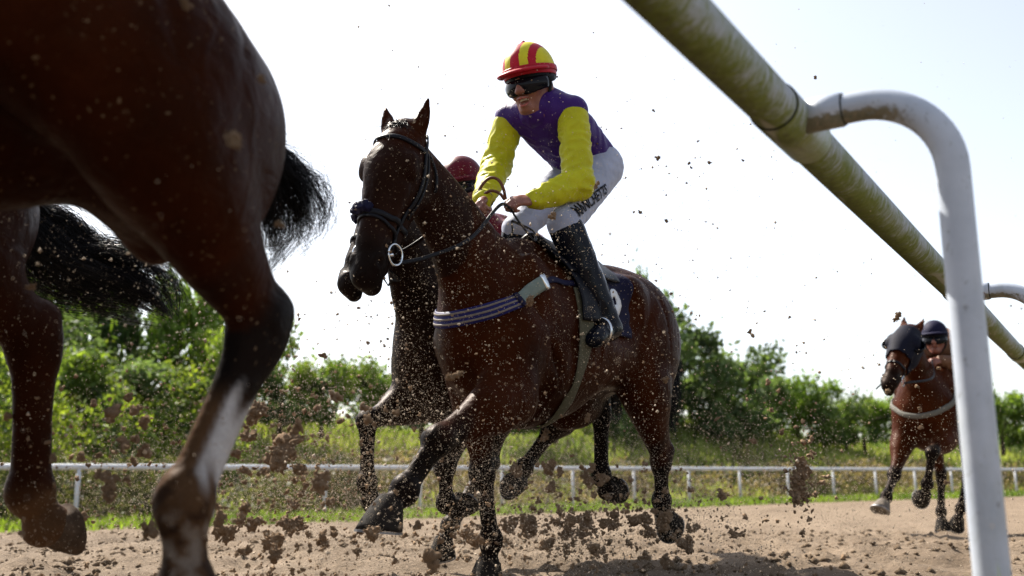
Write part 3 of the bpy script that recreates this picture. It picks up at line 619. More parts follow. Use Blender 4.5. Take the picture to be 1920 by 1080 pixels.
def jockey(name, label, loc, rz, J, mats, horse_root, h=.0075, full=True, group='jockeys', helmet=None):
    root = empty(name, loc, rz); tag(root, label, 'jockey', group)
    A = {k: np.array(v, float) for k, v in J.items() if k != 'scale'}
    fwd = unit(A['face']); up = unit(A['crown']); up = unit(up - fwd * (up @ fwd)); lt = np.cross(up, fwd)       # lt: the rider's left
    hc = A['head']
    hs_ = J.get('scale', 1.0); HS = [1.0]
    H_ = lambda f, u, l: hc + (fwd * f + up * u + lt * l) * HS[0]
    pts = np.array([v for k, v in A.items() if k not in ('face', 'crown', 'Ln', 'Rn', 'Lt', 'Rt', 'scale')]); lo = pts.min(0) - .17; hi = pts.max(0) + .2
    F = Field(lo, hi, h * .8)
    # skin: head, neck, torso, limbs, hands
    F.ell(H_(-.012, .035, 0), (.098, .078, .092), (fwd, lt, up), k=.03)
    F.chain([(H_(.035, .01, 0), (.066, .06)), (H_(.048, -.045, 0), (.056, .052)), (H_(.055, -.088, 0), (.038, .036))], k=.04, L=lt)
    F.ell(H_(.088, -.100, 0), (.020, .023, .016), (fwd, lt, up), k=.025)                                          # chin
    F.chain([(H_(.098, .02, 0), (.012, .012)), (H_(.122, -.022, 0), (.015, .015))], k=.02, L=lt)                  # nose
    F.ell(H_(.114, -.026, .014), (.011, .009, .009), (fwd, lt, up), k=.012); F.ell(H_(.114, -.026, -.014), (.011, .009, .009), (fwd, lt, up), k=.012)
    F.ell(H_(.120, -.064, 0), (.030, .026, .008), (fwd, lt, up), k=.012, sub=True)                                # open mouth
    for s in (1, -1):
        F.ell(H_(.078, -.022, s * .045), (.022, .020, .018), (fwd, lt, up), k=.03)                                # cheekbones
        F.ell(H_(.090, .012, s * .032), (.014, .017, .010), (fwd, lt, up), k=.02, sub=True)                       # eye sockets
        F.ell(H_(-.012, -.005, s * .078), (.020, .010, .032), (fwd - up * .2, lt, up), k=.010)                    # ears
        F.ell(H_(-.008, -.002, s * .088), (.010, .006, .018), (fwd, lt, up), k=.006, sub=True)
        F.chain([(H_(-.01, -.040, s * .056), (.018, .026)), (H_(.055, -.098, s * .024), (.014, .017))], k=.03, L=lt)  # jaw
    F.chain([(H_(.105, -.053, .022), (.006, .006)), (H_(.118, -.051, 0), (.008, .007)), (H_(.105, -.053, -.022), (.006, .006))], k=.008)   # upper lip
    F.chain([(H_(.098, -.081, .018), (.006, .006)), (H_(.110, -.085, 0), (.008, .007)), (H_(.098, -.081, -.018), (.006, .006))], k=.008)
    sm = (A['Ls'] + A['Rs']) / 2; hm = (A['Lh'] + A['Rh']) / 2; sl_ = unit(A['Ls'] - A['Rs'])
    F.chain([(H_(-.02, -.03, 0), (.055, .058)), (A['neck'] + (sm - A['neck']) * .2, (.054, .056)), (sm, (.09, .06))], k=.05, L=sl_)
    tor = [(sm + (hm - sm) * t, r) for t, r in ((.0, (.135, .080)), (.2, (.140, .09)), (.45, (.130, .09)), (.72, (.125, .085)), (1.0, (.130, .095)))]
    F.chain(tor, k=.05, L=sl_)
    limbs = {}
    for s in 'LR':
        limbs[s] = ([(A[s + 's'], .052), (A[s + 's'] * .45 + A[s + 'e'] * .55, .046), (A[s + 'e'], .039)], [(A[s + 'e'], .040), (A[s + 'e'] * .65 + A[s + 'w'] * .35, .040), (A[s + 'w'], .026)],
                    [(A[s + 'h'], .088), (A[s + 'h'] * .5 + A[s + 'k'] * .5, .075), (A[s + 'k'], .055)], [(A[s + 'k'], .054), (A[s + 'k'] * .65 + A[s + 'a'] * .35, .056), (A[s + 'a'], .036)])
        for c in limbs[s]: F.chain(c, k=.04, n=4)
        hand_sdf(F, A[s + 'w'], A[s + 'kn'], 1 if s == 'L' else -1, A[s + 'n'], A[s + 't_'] if s + 't_' in A else A['face'], 1.0)
    V, Q = F.mesh(1); d_ = np.linalg.norm(V - H_(0, -.02, 0), axis=1); wgt = 1 - sstep(.125, .20, d_); V = hc + (V - hc) * (1 + (hs_ - 1) * wgt[:, None]); HS[0] = hs_
    mesh('body', V, Q, M['skin'], root)
    def cloth(nm, chains, mat, grow, amp, sc, st=(1, 1, 1), cuts=(), k=.04, parent=root, hh=h):
        P = np.array([p for ch in chains for p, r in ch[0]]); G = Field(P.min(0) - .2, P.max(0) + .2, hh)
        for ch in chains: G.chain([(p, np.broadcast_to(np.asarray(r, float), (2,)) + grow) for p, r in ch[0]], k=k, n=4, L=ch[1] if len(ch) > 1 else (0, 1, 0))
        for c_, r_, ax in cuts: G.ell(c_, r_, ax, k=.006, sub=True)
        V, Q = G.mesh(1); V = wrinkle(V, Q, amp, sc, st, 3.3, (A['Ls'], A['Rs'])); return mesh(nm, V, Q, mat, parent), (V, Q)
    bk = unit(np.cross(sl_, hm - sm)); bk = bk if bk[2] > 0 else -bk
    tq = [(sm + (hm - sm) * t + bk * o, r) for t, r, o in ((-.08, (.105, .075), .0), (.02, (.160, .100), .01), (.2, (.172, .125), .025), (.45, (.168, .132), .035), (.72, (.162, .130), .035), (.95, (.168, .136), .015))]
    sho = [([(A['Ls'] - (A['Ls'] - sm) * .3, .075), (A['Ls'] * 1.0, .069)],), ([(A['Rs'] - (A['Rs'] - sm) * .3, .075), (A['Rs'] * 1.0, .069)],)]
    jk, _ = cloth('silk_jacket', [(tq, sl_)] + sho + [([(A['neck'] + bk * .006 + fwd * .012, (.088, .086)), (sm + bk * .03, (.125, .085)), (sm * .8 + hm * .2 + bk * .05, (.14, .09))], sl_)], mats['jacket'], .006, .0055, 15, (1, 1, .6))
    for s in 'LR':
        u = unit(A[s + 'e'] - A[s + 's']); w1 = A[s + 'w'] + unit(A[s + 'w'] - A[s + 'e']) * -.012
        cloth('sleeve', [([(A[s + 's'] + u * .035, .062), (A[s + 's'] * .5 + A[s + 'e'] * .5, .060), (A[s + 'e'], .056)],), ([(A[s + 'e'], .056), (A[s + 'e'] * .55 + A[s + 'w'] * .45, .050), (w1, .034)],)], mats['sleeve'], .011, .0085, 17, (1, 1, 1.3), k=.03)
        if full:
            cf = MB(); e_ = unit(A[s + 'w'] - A[s + 'e']); cf.torus(w1 + e_ * -.012, e_, .046, .0045, 28, 6); cf.build('cuff_band', M['strapgrey'], root)
    lb = []
    for s in 'LR': lb += [([(A[s + 'h'], (.098, .108)), (A[s + 'h'] * .5 + A[s + 'k'] * .5, .086), (A[s + 'k'], .064)],), ([(A[s + 'k'], .062), (A[s + 'k'] * .8 + A[s + 'a'] * .2, .060)],)]
    br, brm = cloth('breeches', [([(hm + (sm - hm) * .12, (.140, .105)), (hm, (.155, .128)), (hm + (hm - sm) * .14, (.12, .10))], sl_)] + lb, mats['breeches'], .008, .003, 16, (1, 1, 1.4))
    for s in 'LR':
        k0, a0, t0 = A[s + 'k'], A[s + 'a'], A[s + 't']; d = unit(a0 - k0)
        heel = a0 + d * .055 - unit(t0 - a0) * .045
        bt, bm_ = cloth('boot', [([(k0 + d * .035, .070), (k0 * .68 + a0 * .32, .066), (k0 * .35 + a0 * .65, .060), (a0 - d * .03, .052), (a0 + d * .03, .048)],), ([(heel, (.030, .030)), (a0 * .4 + t0 * .6 + d * .01, (.040, .036)), (t0, (.034, .026))],)], M['boot'], .011, .0022, 22, (1, 1, .5), k=.03)
    # cap, goggles, straps
    n = 150; m = 70; V = []; Fq = []
    R_ = (.130, .106, .118)
    for i in range(m + 1):
        ph = math.pi / 2 * (1 - i / m * 1.12)
        for j in range(n):
            th = 2 * math.pi * j / n; cp = math.cos(ph); x, y, z = math.cos(th) * cp, math.sin(th) * cp, math.sin(ph)
            drop = -.010 * (1 - x) * (i / m) ** 3
            V.append(H_(-.012 + R_[0] * x, .058 + R_[2] * z + drop, R_[1] * y))
    for i in range(m):
        for j in range(n): Fq.append((i * n + j, (i + 1) * n + j, (i + 1) * n + (j + 1) % n, i * n + (j + 1) % n))
    cap = mesh('cap', np.array(V), Fq, helmet['mats'], root)
    sol = cap.modifiers.new('shell', 'SOLIDIFY'); sol.thickness = .006; sol.offset = -1
    if 'fn' in helmet:
        for i, p in enumerate(cap.data.polygons):
            c = np.array(p.center) - H_(-.012, .058, 0); p.material_index = helmet['fn'](c @ fwd / R_[0], c @ lt / R_[1], c @ up / R_[2])
    P = []; rows = 5; pn = 24
    for r in range(rows):
        for j in range(pn):
            th = -1.25 + 2.5 * j / (pn - 1); q = r / (rows - 1); ex = .052 * q * math.cos(th * 1.15) ** .8 if abs(th * 1.15) < 1.5 else 0
            P.append(H_(-.012 + (R_[0] + .002 + ex) * math.cos(th), .060 - .012 * q * q - .006 * (1 - math.cos(th)), (R_[1] + .003 + ex * .6) * math.sin(th)))
    pk = mesh('cap_peak', np.array(P), [(r * pn + j, r * pn + j + 1, (r + 1) * pn + j + 1, (r + 1) * pn + j) for r in range(rows - 1) for j in range(pn - 1)], helmet['peak'], cap)
    sol = pk.modifiers.new('shell', 'SOLIDIFY'); sol.thickness = .009; sol.offset = 0
    if full:
        bn = MB(); bp = H_(-.012, .058 + R_[2], 0); bn.tube([bp, bp + up * .008], [.012, .006], 12); bn.build('cap_button', helmet['peak'], cap)
        rm = MB(); rm.strap([H_(-.012 + (R_[0] + .003) * math.cos(t), .062 - .012 * (1 - math.cos(t)) * .8, (R_[1] + .003) * math.sin(t)) for t in np.linspace(0, 2 * math.pi, 48)], [fwd * math.cos(t) + lt * math.sin(t) for t in np.linspace(0, 2 * math.pi, 48)], .026, .003); rm.build('cap_rim', helmet['peak'], cap)
    # goggles: forehead band, wrap-round lens
    hb = MB(); T = np.linspace(-2.5, 2.5, 40); hb.strap([H_(-.014 + .120 * math.cos(t), .030 - .004 * (1 - math.cos(t)), .097 * math.sin(t)) for t in T], [fwd * math.cos(t) + lt * math.sin(t) for t in T], .040, .003); hbo = hb.build('headband', M['black'], root)
    pn = 30; rows = 9; P = []
    for r in range(rows):
        for j in range(pn):
            th = -1.22 + 2.44 * j / (pn - 1); q = r / (rows - 1); a = abs(th)
            top = .020; bot = -.040 + .018 * math.exp(-(th / .16) ** 2) + .012 * max(0, a - .6) - .004 * math.cos(a * 3)
            z = top + (bot - top) * q; bul = .010 * math.sin(math.pi * q)
            P.append(H_(-.006 + (.116 + bul) * math.cos(th), z, (.095 + bul * .8) * math.sin(th)))
    gl = mesh('goggles', np.array(P), [(r * pn + j, r * pn + j + 1, (r + 1) * pn + j + 1, (r + 1) * pn + j) for r in range(rows - 1) for j in range(pn - 1)], M['black_gloss'], root)
    sol = gl.modifiers.new('t', 'SOLIDIFY'); sol.thickness = .005; sol.offset = -1
    for s in (1, -1):
        gs = MB().strap([H_(.030, -.002, s * .094), H_(-.02, .006, s * .098), H_(-.07, .02, s * .088)], [lt * s] * 3, .026, .003); gs.build('goggle_strap', M['black'], root)
    cs = MB()
    for s in (1, -1): cs.strap([H_(.004, .03, s * .094), H_(.004, -.02, s * .090), H_(.012, -.068, s * .072), H_(.038, -.112, s * .040), H_(.052, -.127, 0)], [lt * s, lt * s, lt * s, lt * s * .6 - up, -up], .022, .006)
    cs.build('chin_strap', M['black'], root)
    if full:
        # lips, teeth, mouth
        tb = MB()
        for i in range(-3, 4):
            c = H_(.102 - .0012 * i * i, -.0605, i * .0058); V = [c + fwd * a * .003 + lt * b * .0027 + up * d * .0045 for a in (-1, 1) for b in (-1, 1) for d in (-1, 1)]
            tb.add(V, [(0, 1, 3, 2), (4, 6, 7, 5), (0, 4, 5, 1), (2, 3, 7, 6), (0, 2, 6, 4), (1, 5, 7, 3)])
        tb.build('teeth', M['teeth'], root)
        lp = MB(); lp.tube([H_(.102, -.056, .024), H_(.116, -.0525, .012), H_(.1205, -.053, 0), H_(.116, -.0525, -.012), H_(.102, -.056, -.024)], [.003, .0055, .0055, .0055, .003], 8); lp.tube([H_(.098, -.074, .021), H_(.110, -.082, .010), H_(.114, -.084, 0), H_(.110, -.082, -.010), H_(.098, -.074, -.021)], [.003, .0055, .006, .0055, .003], 8); lp.build('lips', M['lip'], root)
        cloth('neck_stock', [([(H_(-.012, -.055, 0), (.066, .066)), (H_(.018, -.100, 0), (.064, .064)), (H_(.022, -.135, 0) * .6 + A['neck'] * .4 + fwd * .02, (.078, .076)), (A['neck'] * .7 + sm * .3 + fwd * .01, (.095, .095))],)], mats['jacket'], .005, .003, 26, hh=.006)
    return root, dict(H=H_, fwd=fwd, up=up, lt=lt, breeches=brm, A=A, hb=hbo)
def striped(f, l, u):
    a = abs(l)
    return 0 if u < -.02 else (0 if a < .22 else 1 if a < .58 else 0 if a < .86 else 1)
JM = dict(scale=1.17, head=(.185, 0, 2.315), face=(.92, .12, -.36), crown=(.33, 0, .94), neck=(.10, 0, 2.245), Ls=(.08, .170, 2.175), Rs=(.13, -.165, 2.205), Lh=(-.315, .10, 2.02), Rh=(-.315, -.09, 2.03),
    Le=(.125, .225, 1.79), Lw=(.335, .115, 1.680), Re=(.14, -.24, 1.965), Rw=(.42, -.11, 1.69), Lkn=(.425, .075, 1.66), Rkn=(.505, -.07, 1.645), Ln=(.2, .55, .75), Rn=(.2, -.55, .75),
    Lk=(.155, .165, 1.60), Rk=(.06, -.165, 1.645), La=(.0, .285, 1.155), Ra=(-.04, -.285, 1.19), Lt=(.15, .31, 1.05), Rt=(.11, -.30, 1.10))
MX = (main.location.x, main.location.y, 0)
rider, RD_ = jockey('person', 'jockey in purple silks, yellow sleeves and a red and yellow striped cap', MX, heading(36), JM, dict(jacket=M['purple'], sleeve=M['yellow'], breeches=M['white']), main, helmet=dict(mats=[M['redcap'], M['yellowcap']], peak=M['redcap'], fn=striped))
# ------------------------------------------------------------------ tack, manes, tails, the other jockeys
bpy.context.view_layer.update()
def to_local(root, p): return np.array(root.matrix_world.inverted() @ Vector(p))
def px_local(root, u, v, y): return to_local(root, at(u, v, y))
def loop_on(fr, bvh, t, n=30, off=.005, tilt=0.0, a0=0, a1=2 * math.pi, r=.2):
    P = []
    for q in np.linspace(a0, a1, n):
        c = hp(fr, t, -.01, 0); d = fr[2] * math.cos(q) + fr[3] * math.sin(q); tt = tilt * math.cos(q)
        h, nn, i, ds = bvh.ray_cast(Vector(c + d * .3 + fr[1] * tt), Vector(-d), .4)
        P.append(np.array(h) if h is not None else c + d * .08)
    return snap(P, bvh, off)
def bridle(root, fr, bvh, detail=True, noseroll=False):
    L = M['leather']
    P, N = loop_on(fr, bvh, .075, 22, .005, .0, -1.75, 1.75); MB().strap(P, N, .020, .005).build('browband', L, root)
    for s in (1, -1):
        P, N = snap(catmull([hp(fr, -.02, -.06, s * .06), hp(fr, .08, -.03, s * .12), hp(fr, .25, -.035, s * .13), hp(fr, .40, -.03, s * .1), hp(fr, .505, -.022, s * .085)], 8), bvh, .005); MB().strap(P, N, .017, .005).build('cheekpiece', L, root)
        if detail:
            P, N = snap(catmull([hp(fr, .06, -.05, s * .12), hp(fr, .2, -.06, s * .13), hp(fr, .36, -.055, s * .1)], 8), bvh, .007); MB().strap(P, N, .012, .004).build('noseband_strap', L, root)
        rg = MB(); rc = hp(fr, .52, -.028, s * .078); rg.torus(rc, fr[3] + fr[2] * .15, .040, .0042, 32, 8); rg.build('bit_ring', M['steel'], root)
    P, N = loop_on(fr, bvh, -.005, 16, .006, 0, -1.2, 1.2); 
    P, N = loop_on(fr, bvh, .40, 40, .005); MB().strap(P, N, .022, .005).build('noseband', L, root)
    if detail:
        P, N = loop_on(fr, bvh, .455, 40, .005, -.04); MB().strap(P, N, .013, .004).build('flash_strap', L, root)
        P, N = snap(catmull([hp(fr, .05, -.08, .11), hp(fr, .13, -.14, .07), hp(fr, .19, -.17, 0), hp(fr, .13, -.14, -.07), hp(fr, .05, -.08, -.11)], 8), bvh, .006); MB().strap(P, N, .013, .004).build('throatlash', L, root)
        MB().tube([hp(fr, .52, -.028, .07), hp(fr, .525, -.03, -.07)], .007, 10).build('bit_mouthpiece', M['steel'], root)
    if noseroll:
        P, N = loop_on(fr, bvh, .385, 26, .012, 0, -1.25, .15); b = MB().tube(P, [.012] + [.022] * 24 + [.012], 20); V = np.vstack(b.V)
        V = V + np.array([[mnoise.noise(Vector(p * 70 + o)) for o in (0, 31.7, 77.1)] for p in V]) * .012; mesh('noseband_roll', V, b.F, M['navy'], root)
    tops = np.array([hp(fr, -.02, -.06, s) for s in np.linspace(-.1, .1, 12)]); P, N = snap(tops, bvh, .006); MB().strap(P, N, .02, .005).build('headpiece', L, root)
bv = bvh_of(main_body); fr = main_fr
bridle(main, fr, bv, True, True)
hands = {1: np.array(JM['Lkn']) + [.02, -.01, -.035], -1: np.array(JM['Rkn']) + [.02, .01, -.035]}
for s in (1, -1):
    a = hp(fr, .54, -.06, s * .08); P = catmull([a, a + [-.14, s * .03, .05], (a + hands[s]) / 2 + [0, s * .06, -.03], hands[s] + [.10, s * .015, -.015], hands[s]], 12)
    N = np.array([(0, s, .2)] * len(P)); MB().strap(P, N, .015, .004).build('rein', M['leather'], main)
    P = catmull([hands[s], hands[s] + [-.05, s * .01, -.05], (.31, s * .10, 1.50), (.26, s * .06, 1.56), (.34, 0, 1.60)], 10); MB().strap(P, np.array([(0, s, .3)] * len(P)), .014, .004).build('rein_slack', M['leather'], main)
# running martingale strap and brown neck strap loops by the hands
W_ = [px_local(main, u, v, y) for u, v, y in ((893, 378, 4.10), (902, 350, 4.08), (918, 334, 4.06), (934, 337, 4.05), (944, 354, 4.05), (948, 374, 4.08))]
b = MB().tube(catmull(W_, 8), .0075, 8); b.build('neck_strap', M['brown_leather'], main)
W_ = [px_local(main, u, v, y) for u, v, y in ((898, 382, 4.08), (906, 366, 4.06), (920, 358, 4.04), (936, 362, 4.04), (946, 374, 4.06))]
MB().tube(catmull(W_, 8), .0075, 8).build('neck_strap', M['brown_leather'], main)
# breastplate: striped elastic across the chest, plastic buckles, webbing back to the girth
CH = [(.10, .30, 1.36), (.25, .29, 1.335), (.42, .27, 1.285), (.56, .24, 1.205), (.68, .15, 1.125), (.76, 0, 1.085), (.68, -.15, 1.125), (.56, -.24, 1.205), (.42, -.27, 1.285), (.25, -.29, 1.335), (.10, -.30, 1.36)]
P, N = snap(catmull(CH, 12), bv, .005); k0, k1 = 38, len(P) - 38
for it in range(3):
    P[1:-1] = (P[:-2] + P[1:-1] * 2 + P[2:]) / 4; N[1:-1] = (N[:-2] + N[1:-1] * 2 + N[2:]) / 4
bp = MB().strap(P[k0:k1], N[k0:k1], .068, .006).build('breast_girth', M['strapblue'], main)
tg = np.gradient(P, axis=0); tg /= np.linalg.norm(tg, axis=1)[:, None]; bt_ = np.cross(tg, N)
for o in (-.021, 0, .021): MB().strap((P + bt_ * o + N * .006)[k0:k1], N[k0:k1], .0085, .0022).build('pale_stripe', M['straptan'], bp)
for sl0 in (slice(0, k0 - 12), slice(k1 + 12, None)): MB().strap(P[sl0], N[sl0], .028, .006).build('breast_webbing', M['navy'], main)
for a, c_ in ((k0 - 13, k0 + 1), (k1 - 1, k1 + 13)):
    MB().strap(P[a:c_] + N[a:c_] * .003, N[a:c_], .062, .010).build('breast_buckle', M['buckle'], main)
    for e in (a, c_ - 2): MB().strap(P[e:e + 3] + N[e:e + 3] * .008, N[e:e + 3], .070, .006).build('buckle_bar', M['steel'] if e == a else M['navy'], main)
for s in (1, -1):
    P, N = snap(catmull([(.16, s * .27, 1.30), (.17, s * .30, 1.1), (.18, s * .27, .9), (.18, s * .15, .76), (.18, s * .01, .72)], 10), bv, .006); MB().strap(P, N, .075, .006).build('girth', M['girth'], main)
# saddle cloth with its number, and the saddle
def drape(bvh, xs, prof, off, name, mat, parent, th=.006, wave=.004):
    V = []; nx = len(xs)
    for i, x in enumerate(xs):
        for j, (y, z) in enumerate(prof):
            o = np.array((x, 0, 1.15)); d = unit(np.array((0, y, z - 1.15))); h, n, k, ds = bvh.ray_cast(Vector(o + d * .9), Vector(-d), .9)
            V.append(np.array(h) + d * (off + wave * math.sin(x * 40 + z * 23)))
    m = len(prof); o = mesh(name, np.array(V), [(i * m + j, i * m + j + 1, (i + 1) * m + j + 1, (i + 1) * m + j) for i in range(nx - 1) for j in range(m - 1)], mat, parent)
    q = o.modifiers.new('t', 'SOLIDIFY'); q.thickness = th; q.offset = 1; return o
prof = [(.9 * math.sin(a), 1.15 + .9 * math.cos(a)) for a in np.linspace(-1.72, 1.72, 70)]
cl = drape(bv, np.linspace(.08, -.30, 26), prof, .008, 'saddle_cloth', M['navy'], main)
sd_ = drape(bv, np.linspace(.20, -.22, 20), [(.9 * math.sin(a), 1.15 + .9 * math.cos(a)) for a in np.linspace(-.80, .80, 40)], .030, 'saddle', M['leather'], main, .014, .001)
clb = BVHTree.FromPolygons([v.co[:] for v in cl.data.vertices], [p.vertices[:] for p in cl.data.polygons])
co = to_local(main, (0, 0, CAMH)); hn = clb.ray_cast(Vector(co), Vector(to_local(main, np.array((0, 0, CAMH)) + ray(1150, 582)) - co), 20)
np_ = np.array(hn[0]) if hn[0] is not None else np.array((-.25, .28, 1.26))
text_on('9', .25, M['print'], cl, np_, (-1, 0, -.12), (-.12, 0, 1), clb, .009, 'cloth_number', .002, 0, 1.0, .03)
drape(bv, np.linspace(.19, -.10, 14), [(.9 * math.sin(a), 1.15 + .9 * math.cos(a)) for a in np.linspace(-1.62, 1.62, 60)], .024, 'saddle_flap', M['leather'], main, .008, .001)
# stirrups
for s, k in ((1, 'L'), (-1, 'R')):
    a, t = np.array(JM[k + 'a']), np.array(JM[k + 't']); c = a * .45 + t * .55 + [0, 0, -.045]
    st = MB(); st.tube([c + [-.035, 0, 0], c + [.035, 0, 0]], .009, 10); st.torus(c + [0, 0, .045], (1, 0, 0), .060, .0065, 26, 8, (-.45 * math.pi, 1.45 * math.pi), (0, 1, 0)); st.build('stirrup', M['steel'], main)
    P = [c + [0, 0, .105], (c + [0, 0, .105]) * .5 + np.array((.06, s * .30, 1.36)) * .5, (.05, s * .27, 1.42)]; MB().strap(catmull(P, 6), [(0, s, .2)] * 13, .02, .004).build('stirrup_leather', M['leather'], main)
# lettering on the breeches and the cap band
bvb = BVHTree.FromPolygons([tuple(v) for v in RD_['breeches'][0]], [tuple(int(i) for i in q) for q in RD_['breeches'][1]])
co = to_local(rider, (0, 0, CAMH))
def hit(u, v, bvh):
    d = to_local(rider, np.array((0, 0, CAMH)) + ray(u, v)) - co; h = bvh.ray_cast(Vector(co), Vector(d), 20); return (np.array(h[0]), np.array(h[1])) if h[0] is not None else (None, None)
A1, n1 = hit(1080, 400, bvb); B1, n2 = hit(1140, 352, bvb); C1, n3 = hit(1110, 376, bvb)
if A1 is not None and B1 is not None:
    text_on('MANCHETTS', .072, M['ink'], rider, C1, B1 - A1, np.cross(n3, B1 - A1), bvb, .005, 'breeches_lettering', .0016, 0, .84, .018)
H_ = RD_['H']; th = .30
text_on('LAS', .020, M['print'], RD_['hb'], H_(-.014 + .118 * math.cos(th), .033, .094 * math.sin(th)), -RD_['fwd'] * math.sin(th) + RD_['lt'] * math.cos(th), RD_['up'], None, 0, 'band_lettering')
# manes and tails
def mane(root, bvh, p0, p1, n, length, side, mat, mid=None):
    P = []; pts = catmull([p0, mid if mid is not None else (np.array(p0) + p1) / 2, p1], 20); S0, N0 = snap(pts + np.array((0, 0, .03)), bvh, -.004); k = 7; out = np.zeros((n, k, 3)); u = np.linspace(0, 1, len(S0))
    for i in range(n):
        q = rng.random(); c = np.array([np.interp(q, u, S0[:, a]) for a in range(3)]); ln = length * rng.uniform(.5, 1.1); d = np.array((rng.normal() * .25 - .35, side * rng.uniform(.1, .8), rng.uniform(-.1, .8)))
        for j in range(k): f = j / (k - 1); out[i, j] = c + d * ln * f + np.array((-.25 * f * f * ln, side * .35 * f * f * ln, -.9 * f * f * ln))
    hair('mane', out, mat, root, .0014)
fm = main_fr
mane(main, bv, hp(fm, -.01, -.09, -.01), (.42, -.01, 1.56), 1700, .085, -1, M['hair'], (.76, -.005, 1.68))
out = np.zeros((260, 7, 3))
for i in range(260):
    c = hp(fm, -.005 + rng.normal() * .012, .02 + rng.normal() * .012, rng.normal() * .016); ln = rng.uniform(.05, .10); d = fm[3] * rng.normal() * .3
    for j in range(7): f = j / 6; out[i, j] = c + (fm[2] * (.45 * math.sin(f * 2.4)) + fm[1] * (f * f * .9 - .45 * f) + d * f) * ln
hair('forelock', out, M['hair'], main, .0016)
def tail(root, path, rad, n, mat, w=.0012, spread=.5, curl=.02, flat=(1, 1, 1), k=12): hair('tail', tail_strands(path, rad, n, k, spread, curl, flat), mat, root, w)
tail(main, [(-.93, 0, 1.38), (-1.02, 0, 1.34), (-1.09, .03, 1.15), (-1.10, .05, .90), (-1.12, .06, .68)], [.03, .045, .06, .06, .03], 1500, M['hair'], .0013)
T4 = [px_local(near, u, v, y) for u, v, y in ((460, 250, 2.22), (505, 310, 2.30), (535, 375, 2.36), (530, 435, 2.40), (505, 485, 2.42))]
tail(near, [(-.93, 0, 1.36)] + T4, [.025, .03, .040, .062, .058, .02], 1500, M['hair'], .0010, .8, .035, (1, 1, 1))
T5 = [px_local(far5, u, v, y) for u, v, y in ((75, 440, 2.95), (130, 500, 3.02), (215, 540, 3.10), (310, 595, 3.18))]
tail(far5, [(-.93, 0, 1.37), px_local(far5, 40, 400, 2.85)] + T5, [.03, .05, .105, .105, .08, .02], 3000, M['hair'], .0013, .45, .02)
# fly-away hairs on the two streaming tails
T5b = [px_local(far5, u, v, y) for u, v, y in ((150, 480, 3.02), (235, 490, 3.08), (310, 545, 3.12), (335, 600, 3.14))]
tail(far5, [px_local(far5, 90, 450, 2.95)] + T5b, [.05, .06, .055, .045, .02], 700, M['hair'], .0011, .7, .02)
for rt in (second, third): tail(rt, [(-.93, 0, 1.38), (-1.03, 0, 1.34), (-1.2, .0, 1.15), (-1.32, 0, .95), (-1.4, 0, .8)], [.03, .045, .06, .06, .02], 700, M['hair'], .002)
M['hood'] = simple('black_hood_cloth', (.0045, .005, .013), .75, .3, 60, .3)
# blinker hood, bridle and chest strap of the horse on the right
b3 = bvh_of(third_body); f3 = third_fr; V3, Q3 = third_body
tv = (V3 - f3[0]) @ f3[1]; ov = (V3 - f3[0]) @ f3[2]; lv = (V3 - f3[0]) @ f3[3]; r_ = np.linalg.norm(V3 - hp(f3, .15, -.02, 0), axis=1)
msk = (tv > .015) & (tv < .345 + .05 * (ov < -.02)) & (r_ < .34) & (ov > -.17); fm_ = msk[Q3].all(1); ids = np.unique(Q3[fm_]); mp = np.full(len(V3), -1); mp[ids] = np.arange(len(ids))
ctr = f3[0] + np.outer(tv[ids], f3[1]); dd = V3[ids] - ctr; dd /= np.linalg.norm(dd, axis=1)[:, None]; hood = mesh('blinker_hood', V3[ids] + dd * .009, mp[Q3[fm_]], M['hood'], third); q_ = hood.modifiers.new('t', 'SOLIDIFY'); q_.thickness = .006; q_.offset = 1
for s in (1, -1):
    c = hp(f3, .195, .045, s * .105); V = []; n = 20
    for i in range(8):
        ph = math.pi / 2 * i / 7
        for j in range(n): th = 2 * math.pi * j / n; V.append(c + f3[1] * .055 * math.cos(th) * math.cos(ph) * 1.1 + (-f3[2] * .3 + f3[3] * s) * .062 * math.sin(ph) + f3[2] * .05 * math.sin(th) * math.cos(ph))
    V = np.array(V); keep = [(i * n + j, i * n + (j + 1) % n, (i + 1) * n + (j + 1) % n, (i + 1) * n + j) for i in range(7) for j in range(n) if math.sin(2 * math.pi * (j + .5) / n) < .45]
    o = mesh('blinker_cup', V, keep, M['boot'], third); q_ = o.modifiers.new('t', 'SOLIDIFY'); q_.thickness = .005
P, N = loop_on(f3, b3, .44, 30, .005); MB().strap(P, N, .020, .005).build('noseband', M['leather'], third)
for s in (1, -1):
    MB().torus(hp(f3, .53, -.03, s * .08), f3[3], .04, .0045, 24, 6).build('bit_ring', M['steel'], third)
    a = hp(f3, .53, -.05, s * .085); P = catmull([a, (a + np.array((.55, s * .14, 1.42))) / 2 + [0, s * .08, -.04], (.55, s * .10, 1.46)], 10); MB().strap(P, [(0, s, .2)] * len(P), .018, .005).build('rein', M['leather'], third)
P, N = snap(catmull([(.2, .3, 1.28), (.45, .27, 1.18), (.62, .2, 1.06), (.74, 0, .99), (.62, -.2, 1.06), (.45, -.27, 1.18), (.2, -.3, 1.28)], 10), b3, .006); MB().strap(P, N, .042, .008).build('breast_girth', M['strapgrey'], third)
drape(b3, np.linspace(.2, -.35, 24), prof, .008, 'saddle_cloth', M['navy'], third)
mane(third, b3, hp(f3, -.01, -.09, 0), (.40, 0, 1.52), 500, .10, -1, M['brown_hair'])
